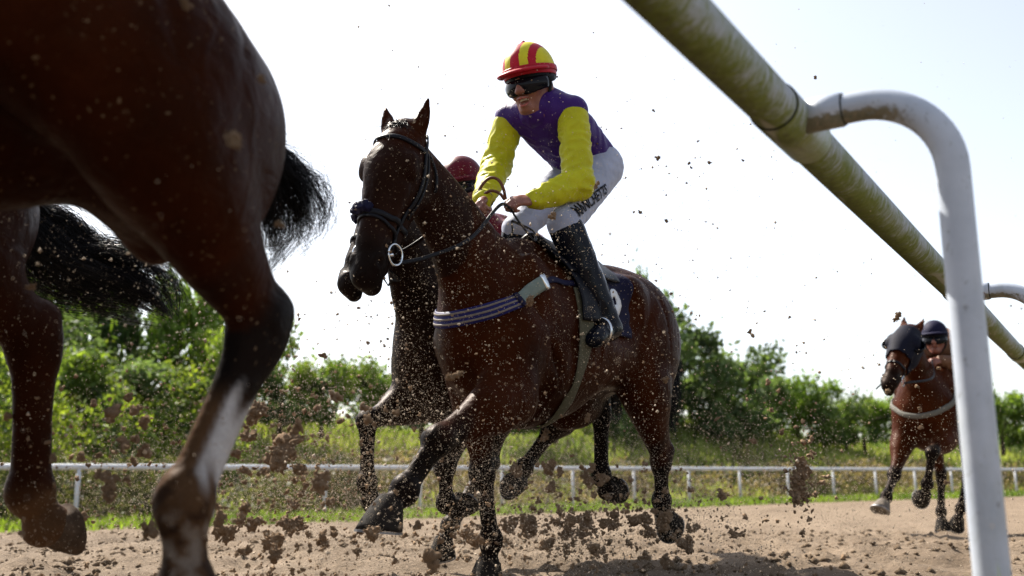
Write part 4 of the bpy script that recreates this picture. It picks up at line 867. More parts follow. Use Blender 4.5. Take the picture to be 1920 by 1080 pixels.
J3 = dict(head=(.34, .10, 1.655), face=(.98, .08, -.08), crown=(.1, 0, .99), neck=(.24, .08, 1.61), Ls=(.18, .235, 1.58), Rs=(.20, -.11, 1.59), Lh=(-.26, .10, 1.70), Rh=(-.26, -.09, 1.70),
    Le=(.24, .29, 1.42), Lw=(.46, .15, 1.46), Re=(.26, -.24, 1.44), Rw=(.48, -.10, 1.48), Lkn=(.54, .11, 1.45), Rkn=(.56, -.06, 1.47), Ln=(.2, .55, .75), Rn=(.2, -.55, .75), Lk=(.13, .24, 1.42), Rk=(.13, -.22, 1.42), La=(-.06, .30, 1.08), Ra=(-.06, -.29, 1.08), Lt=(.08, .32, 1.0), Rt=(.08, -.31, 1.0))
CAPN = dict(mats=[M['navy']], peak=M['navy'])
r3, _ = jockey('person', 'crouching jockey in a navy cap and buff silks behind the blinkered horse head', tuple(third.location), heading(36), J3, dict(jacket=M['buff'], sleeve=M['buff'], breeches=M['white']), third, .012, False, helmet=CAPN)
wa, wb = at(1752, 627, 8.05), at(1643, 729, 7.55); wh = empty('whip', tuple(wa)); tag(wh, 'thin black whip held across the blinkered horse head by its jockey', 'whip')
MB().tube([(0, 0, 0), (wb - wa) * .25, wb - wa], [.009, .008, .006], 8).build('whip_shaft', M['black'], wh); MB().tube([-(wb - wa) * .012, (wb - wa) * .012], .013, 10).build('whip_cap', M['steel'], wh)
J2 = {k: (np.array(v) - ((0, 0, .06 if k in ('head', 'neck') else .17 if k in ('Ls', 'Rs', 'Le', 'Re', 'Lw', 'Rw', 'Lkn', 'Rkn', 'Lh', 'Rh') else .06) if k not in ('face', 'crown', 'Ln', 'Rn') else 0)) for k, v in dict(head=(.315, 0, 2.075), face=(.93, 0, -.36), crown=(.33, 0, .94), neck=(.22, 0, 1.99), Ls=(.15, .165, 1.93), Rs=(.17, -.165, 1.93), Lh=(-.27, .09, 1.90), Rh=(-.27, -.09, 1.90), Le=(.20, .24, 1.66), Lw=(.44, .11, 1.56), Re=(.22, -.24, 1.68), Rw=(.46, -.11, 1.58),
    Lkn=(.53, .08, 1.55), Rkn=(.55, -.08, 1.57), Ln=(.2, .55, .75), Rn=(.2, -.55, .75), Lk=(.15, .19, 1.53), Rk=(.15, -.19, 1.53), La=(-.04, .29, 1.14), Ra=(-.04, -.29, 1.14), Lt=(.11, .31, 1.06), Rt=(.11, -.31, 1.06)).items()}
r2, _ = jockey('person', 'jockey hidden behind the bay neck, only a dark red cap showing', tuple(second.location), heading(36), J2, dict(jacket=M['maroon'], sleeve=M['maroon'], breeches=M['white']), second, .012, False, helmet=dict(mats=[M['maroon']], peak=M['maroon']))
bridle(second, second_fr, BVHTree.FromPolygons([v.co[:] for v in second.children[0].data.vertices], [p.vertices[:] for p in second.children[0].data.polygons]), False)
# ------------------------------------------------------------------ ground, boundary rail, bank, vegetation
def fbm(x, y, s, o=3):
    r = 0; a = 1
    for i in range(o):
        xx, yy = x * s, y * s; xi, yi = np.floor(xx).astype(np.int64), np.floor(yy).astype(np.int64); fx, fy = xx - xi, yy - yi; fx = fx * fx * (3 - 2 * fx); fy = fy * fy * (3 - 2 * fy)
        hsh = lambda p, q: ((np.sin(p * 127.1 + q * 311.7 + i * 17) * 43758.5453) % 1.0)
        r = r + a * ((hsh(xi, yi) * (1 - fx) + hsh(xi + 1, yi) * fx) * (1 - fy) + (hsh(xi, yi + 1) * (1 - fx) + hsh(xi + 1, yi + 1) * fx) * fy - .5); a *= .5; s *= 2.03
    return r
def gz(x, y): return -.53 * sstep(5.5, 17, y)
def ground_material():
    t = NT('sand'); v = t.coord('Object'); n = t.noise(v, 2.2, 8, .65); n2 = t.noise(v, 28, 6, .7); n3 = t.noise(v, 130, 3, .6)
    c = t.ramp(n, [(.3, (.125, .091, .061)), (.7, (.215, .163, .117))]); c = t.mix(.5, c, t.mix(1, c, t.ramp(n2, [(.3, g(.5)), (.65, g(1.35))]), 'MULTIPLY'))
    t.col(c); pz = t.noise(v, .9, 5, .6); c = t.mix(t.ramp(pz, [(.48, g(0)), (.64, g(.55))]), c, (.075, .052, .034)); t.col(c); t.set(Roughness=.95); t.b.inputs['Specular IOR Level'].default_value = .15
    b = t.bump(n2, .9, .03); t.bump(n3, .5, .006, b); return t.m
ys = np.concatenate([[-40, -12, -4, -1], np.geomspace(.4, 26, 300), np.geomspace(27, 1500, 30)]); us = np.linspace(-1, 1, 360)
X, Y = np.meshgrid(us, ys); X = X * (np.maximum(Y, 0) * .75 + 3.5) * np.where(Y < 0, 9, 1); Z = gz(X, Y) + (fbm(X, Y, 2.1) * .055 + fbm(X, Y, 7, 4) * .065 * (1 + .8 * fbm(X, Y, .9))) * sstep(30, 8, Y)
n_, m_ = X.shape; I = np.arange(n_ * m_).reshape(n_, m_); Fq = np.stack([I[:-1, :-1], I[:-1, 1:], I[1:, 1:], I[1:, :-1]], -1).reshape(-1, 4)
tag(mesh('ground', np.stack([X, Y, Z], -1), Fq, ground_material()), kind='structure')
# boundary rail, curving away to the right
FC = catmull([at(u, 884, y)[:2].tolist() + [0] for u, y in ((-900, 14.8), (-300, 16.4), (148, 18), (575, 21), (1000, 25.5), (1433, 32.5), (1890, 42), (2250, 55), (2500, 80))], 40)[:, :2]
sd = np.concatenate([[0], np.cumsum(np.linalg.norm(np.diff(FC, axis=0), axis=1))])
def fpos(s, t=0):
    p = np.stack([np.interp(s, sd, FC[:, i]) for i in (0, 1)], -1); q = np.stack([np.interp(s + .3, sd, FC[:, i]) for i in (0, 1)], -1); d = q - p; d /= np.linalg.norm(d, axis=-1, keepdims=True) + 1e-9
    return p + np.stack([-d[..., 1], d[..., 0]], -1) * np.asarray(t)[..., None]
s148 = sd[np.argmin(np.linalg.norm(FC - at(148, 884, 18)[:2], axis=1))]
fen = empty('boundary_rail', (*fpos(np.array(s148)), -.53)); tag(fen, 'low white boundary rail curving along the far side of the track', 'rail'); fi = -np.array(fen.location)
S_ = np.arange(1, sd[-1] - 1, .6); P = fpos(S_)
M['fence_white'] = simple('weathered_white_rail', (.50, .52, .56), .5, .12, 6, .05)
MB().tube([(p[0] + fi[0], p[1] + fi[1], .565 + fi[2]) for p in P], .058, 12).build('rail_tube', M['fence_white'], fen)
for s in np.arange(s148 - 2.62 * 3, sd[-1] - 2, 2.62):
    p = fpos(np.array(s)); MB().tube([(p[0] + fi[0], p[1] + fi[1], z + fi[2]) for z in (-.70, 0, .53)], .042, 10).build('post', M['fence_white'], fen)
def bank_z(t, s): return -.53 + (2.9 + .5 * np.sin(s * .21)) * sstep(1.2, 12, t) + .0 * s + .35 * fbm(np.asarray(t) * 1.0, np.asarray(s) * 1.0, .35)
def leaf_material(name, tr=.45):
    t = NT(name); a = t.node('ShaderNodeAttribute', attribute_name='Col'); t.l(a.outputs['Color'], t.b.inputs['Base Color']); t.set(Roughness=.6); t.b.inputs['Specular IOR Level'].default_value = .25
    x = t.node('ShaderNodeBsdfTranslucent'); t.l(t.mix(1, a.outputs['Color'], (1.25, 1.2, .6), 'MULTIPLY'), x.inputs[0]); mx = t.node('ShaderNodeMixShader'); mx.inputs[0].default_value = tr
    t.l(t.b.outputs[0], mx.inputs[1]); t.l(x.outputs[0], mx.inputs[2]); t.l(mx.outputs[0], t.n['Material Output'].inputs[0]); return t.m
M['leaf'] = leaf_material('leaves'); M['grass'] = leaf_material('grass_blades', .5)
M['bark'] = simple('bark', (.06, .045, .035), .9, .4, 20, .6)
def cards(P, size, cols, aspect=.55, up=0.0):
    """leaf-shaped four-cornered faces at P"""
    n = len(P); a = rng.normal(size=(n, 3)); a[:, 2] += up; a /= np.linalg.norm(a, axis=1)[:, None]; b = np.cross(a, rng.normal(size=(n, 3))); b /= np.linalg.norm(b, axis=1)[:, None]; c = np.cross(a, b)
    L = (size * rng.uniform(.6, 1.3, n))[:, None]; w = L * aspect * .5
    V = np.stack([P, P + a * L * .45 + b * w + c * L * .08, P + a * L, P + a * L * .45 - b * w + c * L * .08], 1).reshape(-1, 3)
    return V, np.arange(n * 4).reshape(-1, 4), np.repeat(cols, 4, axis=0)
def leafcols(n, dark, light, f): dark = np.array(dark) * 1.8 + .008; light = np.array(light) * 1.6; f = np.clip(f, 0, 1)[:, None]; return (np.array(dark) * (1 - f) + np.array(light) * f) * rng.uniform(.7, 1.3, (n, 1))
# grass on the bank and along the foot of the rail
s_ = np.arange(0, sd[-1] - .5, 1.2); t_ = np.concatenate([np.linspace(.2, 14, 26), [25, 60, 150]]); SS, TT = np.meshgrid(s_, t_); PP = fpos(SS, TT); ZZ = bank_z(TT, SS) - .03
n_, m_ = SS.shape; I = np.arange(n_ * m_).reshape(n_, m_)
bt = NT('bank_soil'); bv = bt.coord(); bt.col(bt.ramp(bt.noise(bv, 1.5, 6, .65), [(.3, (.035, .042, .014)), (.7, (.10, .085, .035))])); bt.set(Roughness=.95); bt.bump(bt.noise(bv, 6, 5, .7), 1, .2)
tag(mesh('bank', np.stack([PP[..., 0], PP[..., 1], ZZ], -1), np.stack([I[:-1, :-1], I[:-1, 1:], I[1:, 1:], I[1:, :-1]], -1).reshape(-1, 4), bt.m), kind='structure')
def blades(n, smax, tlo, thi, h0, h1, w, dark, light, name, zf, prob=None):
    s = rng.uniform(2, smax, n); t = rng.uniform(tlo, thi, n)
    if prob is not None: k = rng.random(n) < prob(s, t); s, t = s[k], t[k]; n = len(s)
    p = fpos(s, t); z = zf(t, s); hgt = rng.uniform(h0, h1, n); th = rng.uniform(0, 6.28, n); d = np.stack([np.cos(th), np.sin(th), 0 * th], 1) * (w * rng.uniform(.6, 1.4, n))[:, None]; lean = rng.normal(size=(n, 3)) * [.3, .3, 0] * hgt[:, None]
    B = np.concatenate([p, z[:, None]], 1); top = B + lean + np.stack([0 * z, 0 * z, hgt], 1); mid = B + lean * .35 + np.stack([0 * z, 0 * z, hgt * .55], 1)
    V = np.stack([B - d, B + d, mid + d * .8, top, mid - d * .8], 1).reshape(-1, 3); i = np.arange(n)[:, None] * 5
    Fq = np.concatenate([i + np.array([[0, 1, 2, 4]]), np.concatenate([i + 4, i + 2, i + 3, i + 3], 1)], 0)
    f = .5 + 1.1 * fbm(p[:, 0], p[:, 1], .6) + rng.normal(size=n) * .12; cols = np.repeat(leafcols(n, dark, light, f), 5, axis=0)
    Ft = [tuple(q) for q in (i + np.array([[0, 1, 2, 4]])).tolist()] + [tuple(q) for q in (i + np.array([[4, 2, 3]])).tolist()]
    return tag(mesh(name, V, Ft, M['grass'], None, False, cols), kind='stuff')
blades(16000, 75, -1.9, .5, .10, .28, .022, (.035, .065, .008), (.10, .15, .02), 'verge_grass', lambda t, s: -.55 + 0 * t)
blades(60000, 95, 1.0, 13, .20, .60, .030, (.055, .085, .020), (.22, .255, .07), 'long_grass', lambda t, s: bank_z(t, s) - .08)
# scrub: leafy ground cover between the rail and the trees
def scrub(n, s0, s1, t0, t1, h, dark, light, name, size=.15):
    s = rng.uniform(s0, s1, n); t = rng.uniform(t0, t1, n); p = fpos(s, t); m = fbm(p[:, 0], p[:, 1], .55, 2) * 1.6 + .5; k = (rng.random(n) < np.clip(m, .05, 1)); s, t, p, m = s[k], t[k], p[k], m[k]
    z = bank_z(t, s) + rng.random(len(s)) ** .8 * h * np.clip(m, .2, 1.1); P = np.stack([p[:, 0], p[:, 1], z], 1)
    V, Fq, cc = cards(P, size, leafcols(len(P), dark, light, .45 + 1.2 * fbm(P[:, 0] + P[:, 2], P[:, 1] - P[:, 2], 1.1) + rng.normal(size=len(P)) * .15)); return tag(mesh(name, V, Fq, M['leaf'], None, False, cc), kind='stuff')
sL = sd[np.argmin(np.linalg.norm(FC - at(760, 884, 23)[:2], axis=1))]; sM = sd[np.argmin(np.linalg.norm(FC - at(1250, 884, 29)[:2], axis=1))]
scrub(26000, 2, sL, .5, 3.2, 1.25, (.016, .022, .008), (.075, .080, .028), 'bramble_scrub', .13)
scrub(62000, sL - 2, sd[-1] - 12, .4, 4.2, 1.25, (.045, .037, .022), (.135, .110, .065), 'dry_scrub', .15)
scrub(34000, 2, sL - 2, 4, 14, 2.3, (.018, .038, .008), (.16, .21, .025), 'leafy_scrub', .17)
scrub(22000, sL - 4, sd[-1] - 10, 8.5, 15, 2.7, (.02, .045, .01), (.10, .15, .025), 'leafy_scrub', .22)
# trees and bushes beyond the bank
def crown_mesh(seed, n, dark, light, size, lobes, spread, tall):
    r = np.random.default_rng(seed); cs = []
    for i in range(lobes): cs.append((r.normal() * spread * .55, r.normal() * spread * .55, r.uniform(.02, .92) * tall, r.uniform(.26, .46) * spread))
    pick = r.integers(0, lobes, n); cs = np.array(cs); d = r.normal(size=(n, 3)); d /= np.linalg.norm(d, axis=1)[:, None]; rad = r.uniform(.25, 1.12, n) ** .6
    P = cs[pick, :3] + d * (rad * cs[pick, 3])[:, None] * [1, 1, .85]; P += r.normal(size=P.shape) * .05; P[:, 2] = np.maximum(P[:, 2], .05 * tall)
    sp = r.random(n) < .05; P[sp] += d[sp] * .25 * spread * r.random((sp.sum(), 1)); P[sp, 2] += .12 * tall * r.random(sp.sum())
    f = .40 + .9 * fbm(P[:, 0] * 1.3 + seed, P[:, 1] + P[:, 2] * 1.3, 1.2) + .10 * r.normal(size=n)
    return cards(P, size, leafcols(n, dark, light, f))
KINDS = []
for i, (dk, lt_, lob, sprd, tl, nl, sz) in enumerate([((.026, .045, .018), (.085, .13, .045), 16, 1.0, 2.3, 5200, .15), ((.020, .045, .008), (.12, .19, .022), 12, 1.0, 1.7, 3800, .14), ((.022, .042, .010), (.095, .14, .03), 9, 1.0, 1.2, 3000, .14), ((.020, .040, .014), (.085, .135, .04), 14, .9, 2.0, 4200, .14), ((.03, .055, .01), (.17, .24, .03), 10, 1.0, 1.3, 3200, .14)]):
    V, Fq, cc = crown_mesh(20 + i, nl, dk, lt_, sz, lob, sprd, tl); o = mesh('crown', V, Fq, M['leaf'], None, False, cc); KINDS.append((o.data, tl)); bpy.data.objects.remove(o)
def trunk_mesh(seed, tall):
    r = np.random.default_rng(seed); b = MB(); top = np.array((r.normal() * .06, r.normal() * .06, tall * .75)); b.tube([(0, 0, -.25), (0.02, 0, tall * .2), top * .55 + [.03, .02, 0], top], [.085, .06, .04, .012], 8)
    for k in range(5):
        q = r.uniform(.25, .75); st = top * q; e = st + np.array((r.normal() * .45, r.normal() * .45, r.uniform(.2, .5))); b.tube([st, (st + e) / 2 + [0, 0, .06], e], [.03, .02, .006], 6)
    o = b.build('trunk', M['bark']); d = o.data; bpy.data.objects.remove(o); return d
TR = [trunk_mesh(50 + i, k[1]) for i, k in enumerate(KINDS)]
def tree(u, y, vtop, wpx, kind, label, name='tree', cat='tree', group='trees and bushes on the bank beyond the track'):
    p = at(u, 884, y); base = 1.9 if y > 24 else 1.0
    top = at(u, vtop, y)[2]; md, tl = KINDS[kind]; hgt = top - base; sc = hgt / (tl * 1.08); w = wpx / FPX * y / 2.2
    t = empty(name, (p[0], p[1], base), random.uniform(0, 6.28)); t.scale = (w, w, sc); tag(t, label, cat, group)
    for nm, d in (('crown', md), ('trunk', TR[kind])): link(bpy.data.objects.new(nm, d), t)
    return t
T = [(-60, 27, 520, 260, 0, 'dark bushy tree at the left edge behind the racehorse with the long tail', 'tree'), (70, 30, 490, 190, 1, 'yellow-green tree just above the long black streaming tail', 'tree'), (165, 31, 448, 120, 3, 'slim dark sapling poking up highest above the long black tail', 'tree'), (235, 31, 462, 120, 3, 'slim sapling beside the tallest one, above the end of the long tail', 'tree'), (320, 30, 505, 190, 1, 'green tree filling the gap between the long tail and the near hind leg', 'tree'),
     (420, 28, 600, 170, 4, 'light green bush behind the hock of the near hind leg', 'bush'), (520, 30, 672, 150, 3, 'dark low bush just right of the near hock', 'bush'), (600, 30, 668, 140, 4, 'pale green bush below the bay horse muzzle', 'bush'), (690, 31, 672, 150, 1, 'green bush left of the dusty dark racehorse chest', 'bush'), (790, 32, 690, 180, 4, 'green bush hidden behind the two galloping horses', 'bush'), (900, 34, 690, 200, 2, 'bush seen under the belly of the bay horse', 'bush'), (1040, 36, 680, 200, 1, 'bush behind the bay horse hindquarters', 'bush'),
     (250, 26, 640, 240, 0, 'dark green thicket under the long streaming tail', 'bush'), (110, 25, 650, 200, 4, 'bright green bush at the left under the tail root', 'bush'),
     (1150, 42, 560, 230, 0, 'dark tree behind the rump of the bay horse', 'tree'), (1205, 44, 500, 110, 3, 'slender treetop rising just above the bay rump', 'tree'), (1275, 44, 575, 210, 0, 'tall dark tree right of the bay rump', 'tree'), (1355, 45, 632, 190, 0, 'rounded dark tree on the slope right of the tall one', 'tree'), (1415, 46, 668, 120, 3, 'dark bush at the foot of the rounded dark tree', 'bush'), (1450, 47, 692, 130, 1, 'light green tree right of the dark trees', 'tree'), (1500, 48, 708, 130, 1, 'light green tree in the middle of the right-hand row', 'tree'), (1548, 48, 738, 110, 2, 'low green bush in the dip of the tree line', 'bush'), (1590, 49, 765, 80, 2, 'lowest bush in the gap of the tree line', 'bush'),
     (1625, 50, 738, 110, 4, 'bright green bush left of the blinkered racehorse', 'bush'), (1690, 50, 745, 120, 1, 'green bush behind the blinkered racehorse head', 'bush'), (1760, 51, 742, 130, 4, 'green bush behind the blinkered racehorse back', 'bush'), (1830, 52, 738, 120, 1, 'green bush behind the white rail post', 'bush'), (1885, 52, 728, 100, 4, 'bright green tree right of the white rail post', 'tree'), (1950, 53, 745, 140, 2, 'green bush at the right edge', 'bush'), (2060, 55, 730, 200, 1, 'green tree beyond the right edge', 'tree')]
for u, y, vt, w, k, lb, nm in T: tree(u, y, vt, w, k, lb, nm, nm)
# ------------------------------------------------------------------ flying sand: counted clods and fine spray
def sandmat(name, a, b):
    t = NT(name); t.col(t.ramp(t.noise(t.coord(), 60, 5, .7), [(.3, a), (.7, b)])); t.set(Roughness=.95); t.b.inputs['Specular IOR Level'].default_value = .1; t.bump(t.noise(t.coord(), 160, 4, .7), .8, .01); return t.m
M['clod'] = sandmat('damp_sand', (.115, .070, .039), (.46, .32, .205)); M['ground_clod'] = sandmat('track_clod_sand', (.075, .050, .031), (.21, .155, .105)); M['speck'] = sandmat('dry_sand_grains', (.34, .27, .20), (.60, .50, .39))
def clod_mesh(seed, knobs, elong):
    r = np.random.default_rng(seed); F = Field((-1.7,) * 3, (1.7,) * 3, .075); p = np.zeros(3); ps = []
    for i in range(knobs):
        F.ell(p, r.uniform(.16, .46, 3), k=.08); ps.append(p); q = ps[r.integers(0, len(ps))]; p = np.clip(q + unit(r.normal(size=3)) * r.uniform(.32, .6) * np.array((elong, .9, .9)), -1.05, 1.05)
    for i in range(knobs * 6):
        q = ps[r.integers(0, len(ps))] + unit(r.normal(size=3)) * r.uniform(.28, .52); F.ell(np.clip(q, -1.3, 1.3), r.uniform(.05, .16, 3), k=.05)
    V, Q = F.mesh(1); o = np.array([mnoise.noise(Vector(v * 3.5 + seed)) * .22 + mnoise.noise(Vector(v * 8 + seed)) * .17 + mnoise.noise(Vector(v * 17 + seed)) * .10 for v in V]); ln = np.linalg.norm(V, axis=1)[:, None] + .3; V = V + V / ln * o[:, None]
    ob = mesh('clod', V, Q, M['clod'], None, False); d = ob.data; bpy.data.objects.remove(ob); return d
CM = [clod_mesh(i, k, e) for i, (k, e) in enumerate([(6, 1), (9, 1.2), (5, 1), (11, 1.5), (7, .8), (5, 1.8), (12, 1.3), (7, .7), (14, 1.2), (8, 1.6)])]
GC = 'clods of sand in the air'
def clod(u, v, s, y, label, name='sand_clod', kind=None):
    o = bpy.data.objects.new(name, CM[random.randrange(len(CM)) if kind is None else kind]); C.objects.link(o); o.location = tuple(at(u, v, y)); r = s / FPX * y * .50
    o.scale = tuple(r * random.uniform(.75, 1.2) for _ in range(3)); o.rotation_euler = tuple(random.uniform(0, 6.28) for _ in range(3)); tag(o, label, 'clod', GC); return o
BIG = [(520, 845, 92, 3.0, 'largest crumbling brown clod, in the air right of the white-streaked hind leg'), (478, 772, 48, 3.0, 'brown clod just above the largest one beside the white-streaked hind leg'), (466, 815, 40, 3.02, 'brown clod touching the upper left of the largest one'), (436, 851, 30, 3.1, 'small dark clod between the white-streaked hind leg and the largest clod'), (611, 893, 48, 2.7, 'blurred dark clod crossing the far rail, right of the largest clod'), (566, 806, 32, 2.4, 'blurred dark clod up and right of the largest clod'),
    (205, 775, 38, 2.5, 'blurred pale brown clod left of the white-streaked hind leg, above the far rail'), (214, 898, 44, 2.5, 'lit tan clod just under the far rail at the left'), (210, 930, 38, 2.5, 'flat tan clod below another, left of the white-streaked leg'), (681, 766, 28, 2.9, 'tan clod above the knee of the dusty dark racehorse'), (545, 985, 62, 3.2, 'ragged clod low over the sand, right of the nearest hoof'), (520, 1010, 54, 3.2, 'ragged dark clod lowest in the burst right of the nearest hoof'), (425, 997, 40, 3.0, 'ragged clod beside the heel of the nearest hoof'), (606, 1016, 34, 3.3, 'dark clod low over the sand in front of the outstretched hoof'), (462, 1036, 26, 3.0, 'small dark clod near the bottom edge beside the nearest hoof'),
    (880, 1003, 62, 3.9, 'dark clod left of the planted foreleg of the bay horse'), (801, 1046, 46, 2.6, 'blurred brown clod at the bottom, below the outstretched hoof'), (706, 992, 44, 3.05, 'clod breaking off under the toe of the outstretched hoof'), (850, 709, 26, 2.6, 'blurred tan clod in front of the chest of the bay horse'), (1505, 868, 46, 4.4, 'tall brown splash of sand above the far rail, between the bay and the blinkered horse'), (1497, 925, 38, 4.4, 'brown splash of sand below the far rail, between the bay and the blinkered horse'), (1352, 928, 22, 4.2, 'single dark clod over the sand right of the bay hindquarters'), (1376, 1004, 24, 4.2, 'lone dark clod low over the sand right of the bay hind hooves'),
    (1245, 985, 52, 4.6, 'burst of sand around the bay near hind hoof'), (1020, 872, 32, 4.6, 'dark clod under the belly of the bay horse at rail height'), (435, 270, 46, 1.45, 'pale sand crumb shaped like a triangle, in front of the nearest thigh'), (490, 147, 24, 1.45, 'pale sand crumb high on the nearest horse thigh'), (524, 420, 32, 1.6, 'pale crumb in front of the black tail of the nearest horse'), (345, 4, 30, 1.4, 'pale crumb at the very top in front of the nearest horse'), (995, 560, 28, 3.2, 'blurred tan crumb just below the breast strap buckle'), (1038, 408, 20, 3.3, 'tan crumb in front of the jockey white thigh'), (62, 540, 26, 2.2, 'pale crumb in front of the left edge horse leg')]
for b_ in BIG: clod(*b_)
def burst(n, u, su, v, sv, s0, s1, y0, y1, label):
    for i in range(n):
        s = 1.3 * s0 * (s1 / s0) ** (random.random() ** 1.4); uu = random.gauss(u, su); vv = min(random.gauss(v, sv), 1075); clod(uu, vv, s, random.uniform(y0, y1), label)
burst(58, 1050, 75, 985, 48, 9, 32, 3.9, 4.9, 'small dark clod in the spray under the bay horse between its fore and hind legs')
burst(30, 1190, 60, 985, 45, 9, 30, 4.2, 5.0, 'small dark clod in the spray around the bay hind legs')
burst(34, 520, 80, 985, 55, 9, 34, 2.8, 3.6, 'small brown clod low in the spray right of the nearest hoof')
burst(26, 560, 90, 820, 70, 8, 28, 2.6, 3.4, 'small brown clod at rail height right of the white-streaked hind leg')
burst(28, 170, 90, 860, 90, 9, 30, 2.2, 3.2, 'small tan clod in the spray at the left edge')
burst(16, 1500, 14, 900, 45, 8, 22, 4.3, 4.5, 'small clod in the splash between the bay and the blinkered horse')
burst(14, 760, 60, 1010, 35, 8, 22, 3.2, 3.9, 'small dark clod beneath the outstretched hoof')
burst(18, 1350, 150, 700, 120, 6, 16, 3.6, 4.6, 'tiny crumb flying behind the bay hindquarters')
burst(20, 1300, 190, 330, 150, 4, 12, 3.0, 4.5, 'tiny crumb against the sky between jockey and rail')
burst(10, 1720, 60, 760, 110, 7, 14, 3.0, 4.2, 'tiny crumb in front of the blinkered horse')
def spray(clouds):
    P, Rr = [], []
    for c, s, n, r0, r1 in clouds:
        p = rng.normal(size=(n, 3)) * np.array(s) + np.array(c); P.append(p); Rr.append(r0 * (r1 / r0) ** (rng.random(n) ** 2.2))
    P = np.vstack(P); Rr = np.concatenate(Rr); k = (P[:, 2] > .01 + gz(P[:, 0], P[:, 1])) & (P[:, 1] > .75); k &= rng.random(len(P)) < np.clip(.42 + 1.3 * fbm(P[:, 0] * 1.0 + P[:, 2] * .6, P[:, 2] * 1.2 - P[:, 1] * .5, 3.2, 3), .06, 1); P, Rr = P[k], Rr[k]; n = len(P)
    O = np.array([(1, 0, 0), (-1, 0, 0), (0, 1, 0), (0, -1, 0), (0, 0, 1), (0, 0, -1)], float); Fo = np.array([(0, 2, 4), (2, 1, 4), (1, 3, 4), (3, 0, 4), (2, 0, 5), (1, 2, 5), (3, 1, 5), (0, 3, 5)])
    V = P[:, None, :] + O[None] * (Rr[:, None, None] * rng.uniform(.5, 1.4, (n, 6, 1))) + rng.normal(size=(n, 6, 3)) * Rr[:, None, None] * .25
    tag(mesh('sand_spray', V.reshape(-1, 3), (np.arange(n)[:, None, None] * 6 + Fo[None]).reshape(-1, 3), M['speck'], None, False), kind='stuff')
spray([((-1.28, 2.3, .45), (.22, .2, .36), 15000, .0006, .0019), ((-.1, 3.55, .6), (.42, .3, .36), 24000, .0006, .0022), ((.4, 8.0, .25), (2.2, 1.6, .28), 102000, .0014, .0042), ((-2.2, 7.0, .2), (1.6, 1.5, .35), 51000, .0012, .0038), ((-.05, 3.5, .80), (.50, .35, .42), 40800, .0006, .0021), ((-1.0, 3.3, .55), (.60, .8, .38), 57800, .0006, .0024), ((.25, 4.2, .16), (.85, .7, .16), 40800, .0009, .0032), ((-.1, 3.6, 1.2), (.8, .6, .55), 15300, .0006, .0021), ((1.2, 5.2, .5), (.8, 1.1, .38), 11900, .001, .0034), ((-.6, 4.6, .35), (.7, .9, .24), 71400, .0009, .0027), ((.6, 5.2, .32), (.9, .9, .26), 71400, .0009, .0028), ((-1.2, 2.9, .95), (.35, .4, .30), 15300, .0005, .0016), ((-.5, 1.5, .95), (.4, .35, .45), 510, .0005, .0016), ((.0, 3.3, .8), (.6, .35, .5), 1190, .003, .0065), ((-.9, 3.0, .6), (.5, .5, .35), 1190, .003, .007)])
def crumbs(clouds):
    base = np.array([(1, 0, 0), (-1, 0, 0), (0, 1, 0), (0, -1, 0), (0, 0, 1), (0, 0, -1)], float); Ft = [(0, 2, 4), (2, 1, 4), (1, 3, 4), (3, 0, 4), (2, 0, 5), (1, 2, 5), (3, 1, 5), (0, 3, 5)]
    for _ in range(2):
        ed = {}; V = list(base); F2 = []
        def mid(a, b):
            key = (min(a, b), max(a, b))
            if key not in ed: ed[key] = len(V); V.append(unit(base[a] + base[b]))
            return ed[key]
        for a, b, c in Ft: x, y, z = mid(a, b), mid(b, c), mid(c, a); F2 += [(a, x, z), (x, b, y), (z, y, c), (x, y, z)]
        base, Ft = np.array(V), F2
    var = [base * np.array([[.75 + .9 * mnoise.noise(Vector(v * 1.6 + k * 9)) + .7 * mnoise.noise(Vector(v * 4 + k * 5))] for v in base]) for k in range(10)]
    Vs, Fs = [], []; nb = len(base); cnt = 0; Ft = np.array(Ft)
    for u, su, v, sv, n, s0, s1, y0, y1 in clouds:
        for i in range(n):
            vv = min(random.gauss(v, sv), 1078); y = random.uniform(y0, y1); p = at(random.gauss(u, su), vv, y); r = s0 * (s1 / s0) ** (random.random() ** 1.8) / FPX * y * .5
            q = Matrix.Rotation(random.uniform(0, 6.28), 3, Vector(rng.normal(size=3))); Vs.append(p + (var[random.randrange(10)] * rng.uniform(.6, 1.3, 3) * r) @ np.array(q)); Fs.append(Ft + cnt); cnt += nb
    tag(mesh('crumb_spray', np.vstack(Vs), np.vstack(Fs), M['clod'], None, False), kind='stuff')
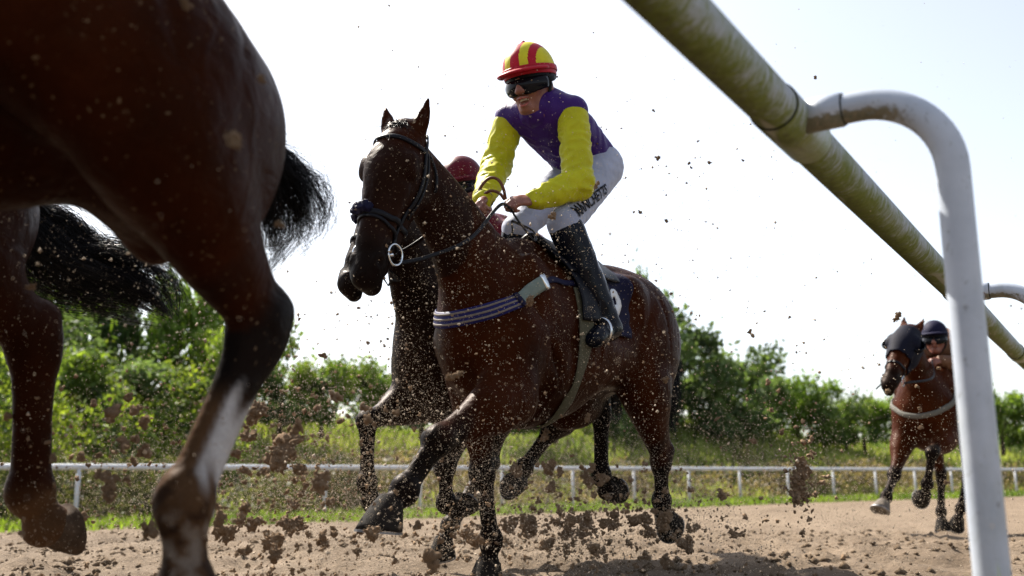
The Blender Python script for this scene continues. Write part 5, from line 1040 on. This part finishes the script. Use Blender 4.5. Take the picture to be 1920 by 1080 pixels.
crumbs([(1060, 110, 990, 50, 520, 3, 11, 3.8, 5.0), (520, 110, 960, 90, 420, 3, 11, 2.6, 3.8), (200, 120, 880, 100, 320, 3, 10, 2.2, 3.4), (800, 120, 1000, 45, 260, 3, 10, 3.2, 4.2), (1260, 110, 980, 50, 260, 3, 10, 4.2, 5.2), (1500, 22, 890, 60, 130, 3, 10, 4.3, 4.5), (560, 130, 780, 90, 240, 3, 9, 2.4, 3.6), (1250, 220, 780, 130, 180, 2.5, 6, 3.4, 4.8), (900, 200, 620, 160, 160, 2.5, 6, 2.6, 3.4)])
# loose clods lying on the harrowed track
def ground_clods(n):
    O = np.array([(1, 0, 0), (-1, 0, 0), (0, 1, 0), (0, -1, 0), (0, 0, 1), (0, 0, -1)], float); Fo = np.array([(0, 2, 4), (2, 1, 4), (1, 3, 4), (3, 0, 4), (2, 0, 5), (1, 2, 5), (3, 1, 5), (0, 3, 5)])
    y = 3.2 * (16 / 3.2) ** rng.random(n); x = rng.uniform(-.62, .68, n) * y; m = fbm(x, y, .8, 2); k = rng.random(n) < .55 + 1.1 * m; x, y = x[k], y[k]; n = len(x); r = .006 * (.032 / .006) ** (rng.random(n) ** 2.0)
    P = np.stack([x, y, gz(x, y) + (fbm(x, y, 2.1) * .055 + fbm(x, y, 7, 4) * .065 * (1 + .8 * fbm(x, y, .9))) + r * .15], 1); V = P[:, None, :] + O[None] * [1, 1, .8] * (r[:, None, None] * rng.uniform(.5, 1.4, (n, 6, 1)))
    tag(mesh('track_clods', V.reshape(-1, 3), (np.arange(n)[:, None, None] * 6 + Fo[None]).reshape(-1, 3), M['ground_clod'], None, False), kind='stuff')
ground_clods(17000)

# grass blades at the foot of the white post
V, Ft = [], []
for i in range(26):
    a = random.uniform(-.10, .05); b = random.uniform(-.07, .04); h_ = random.uniform(.12, .34) if i > 4 else random.uniform(.30, .36); q = random.uniform(0, 6.28); d = np.array((math.cos(q), math.sin(q), 0)) * .003; le = np.array((random.gauss(0, .03), random.gauss(0, .03), 0)); B = np.array((.935 + a, 1.72 + b, 0)); k = len(V)
    V += [B - d, B + d, B + le * .4 + d * .8 + [0, 0, h_ * .6], B + le * .4 - d * .8 + [0, 0, h_ * .6], B + le + [0, 0, h_]]; Ft += [(k, k + 1, k + 2, k + 3), (k + 3, k + 2, k + 4)]
tag(mesh('grass_tuft', np.array(V), Ft, M['grass'], None, False, np.tile((.14, .20, .02), (len(V), 1))), kind='stuff')
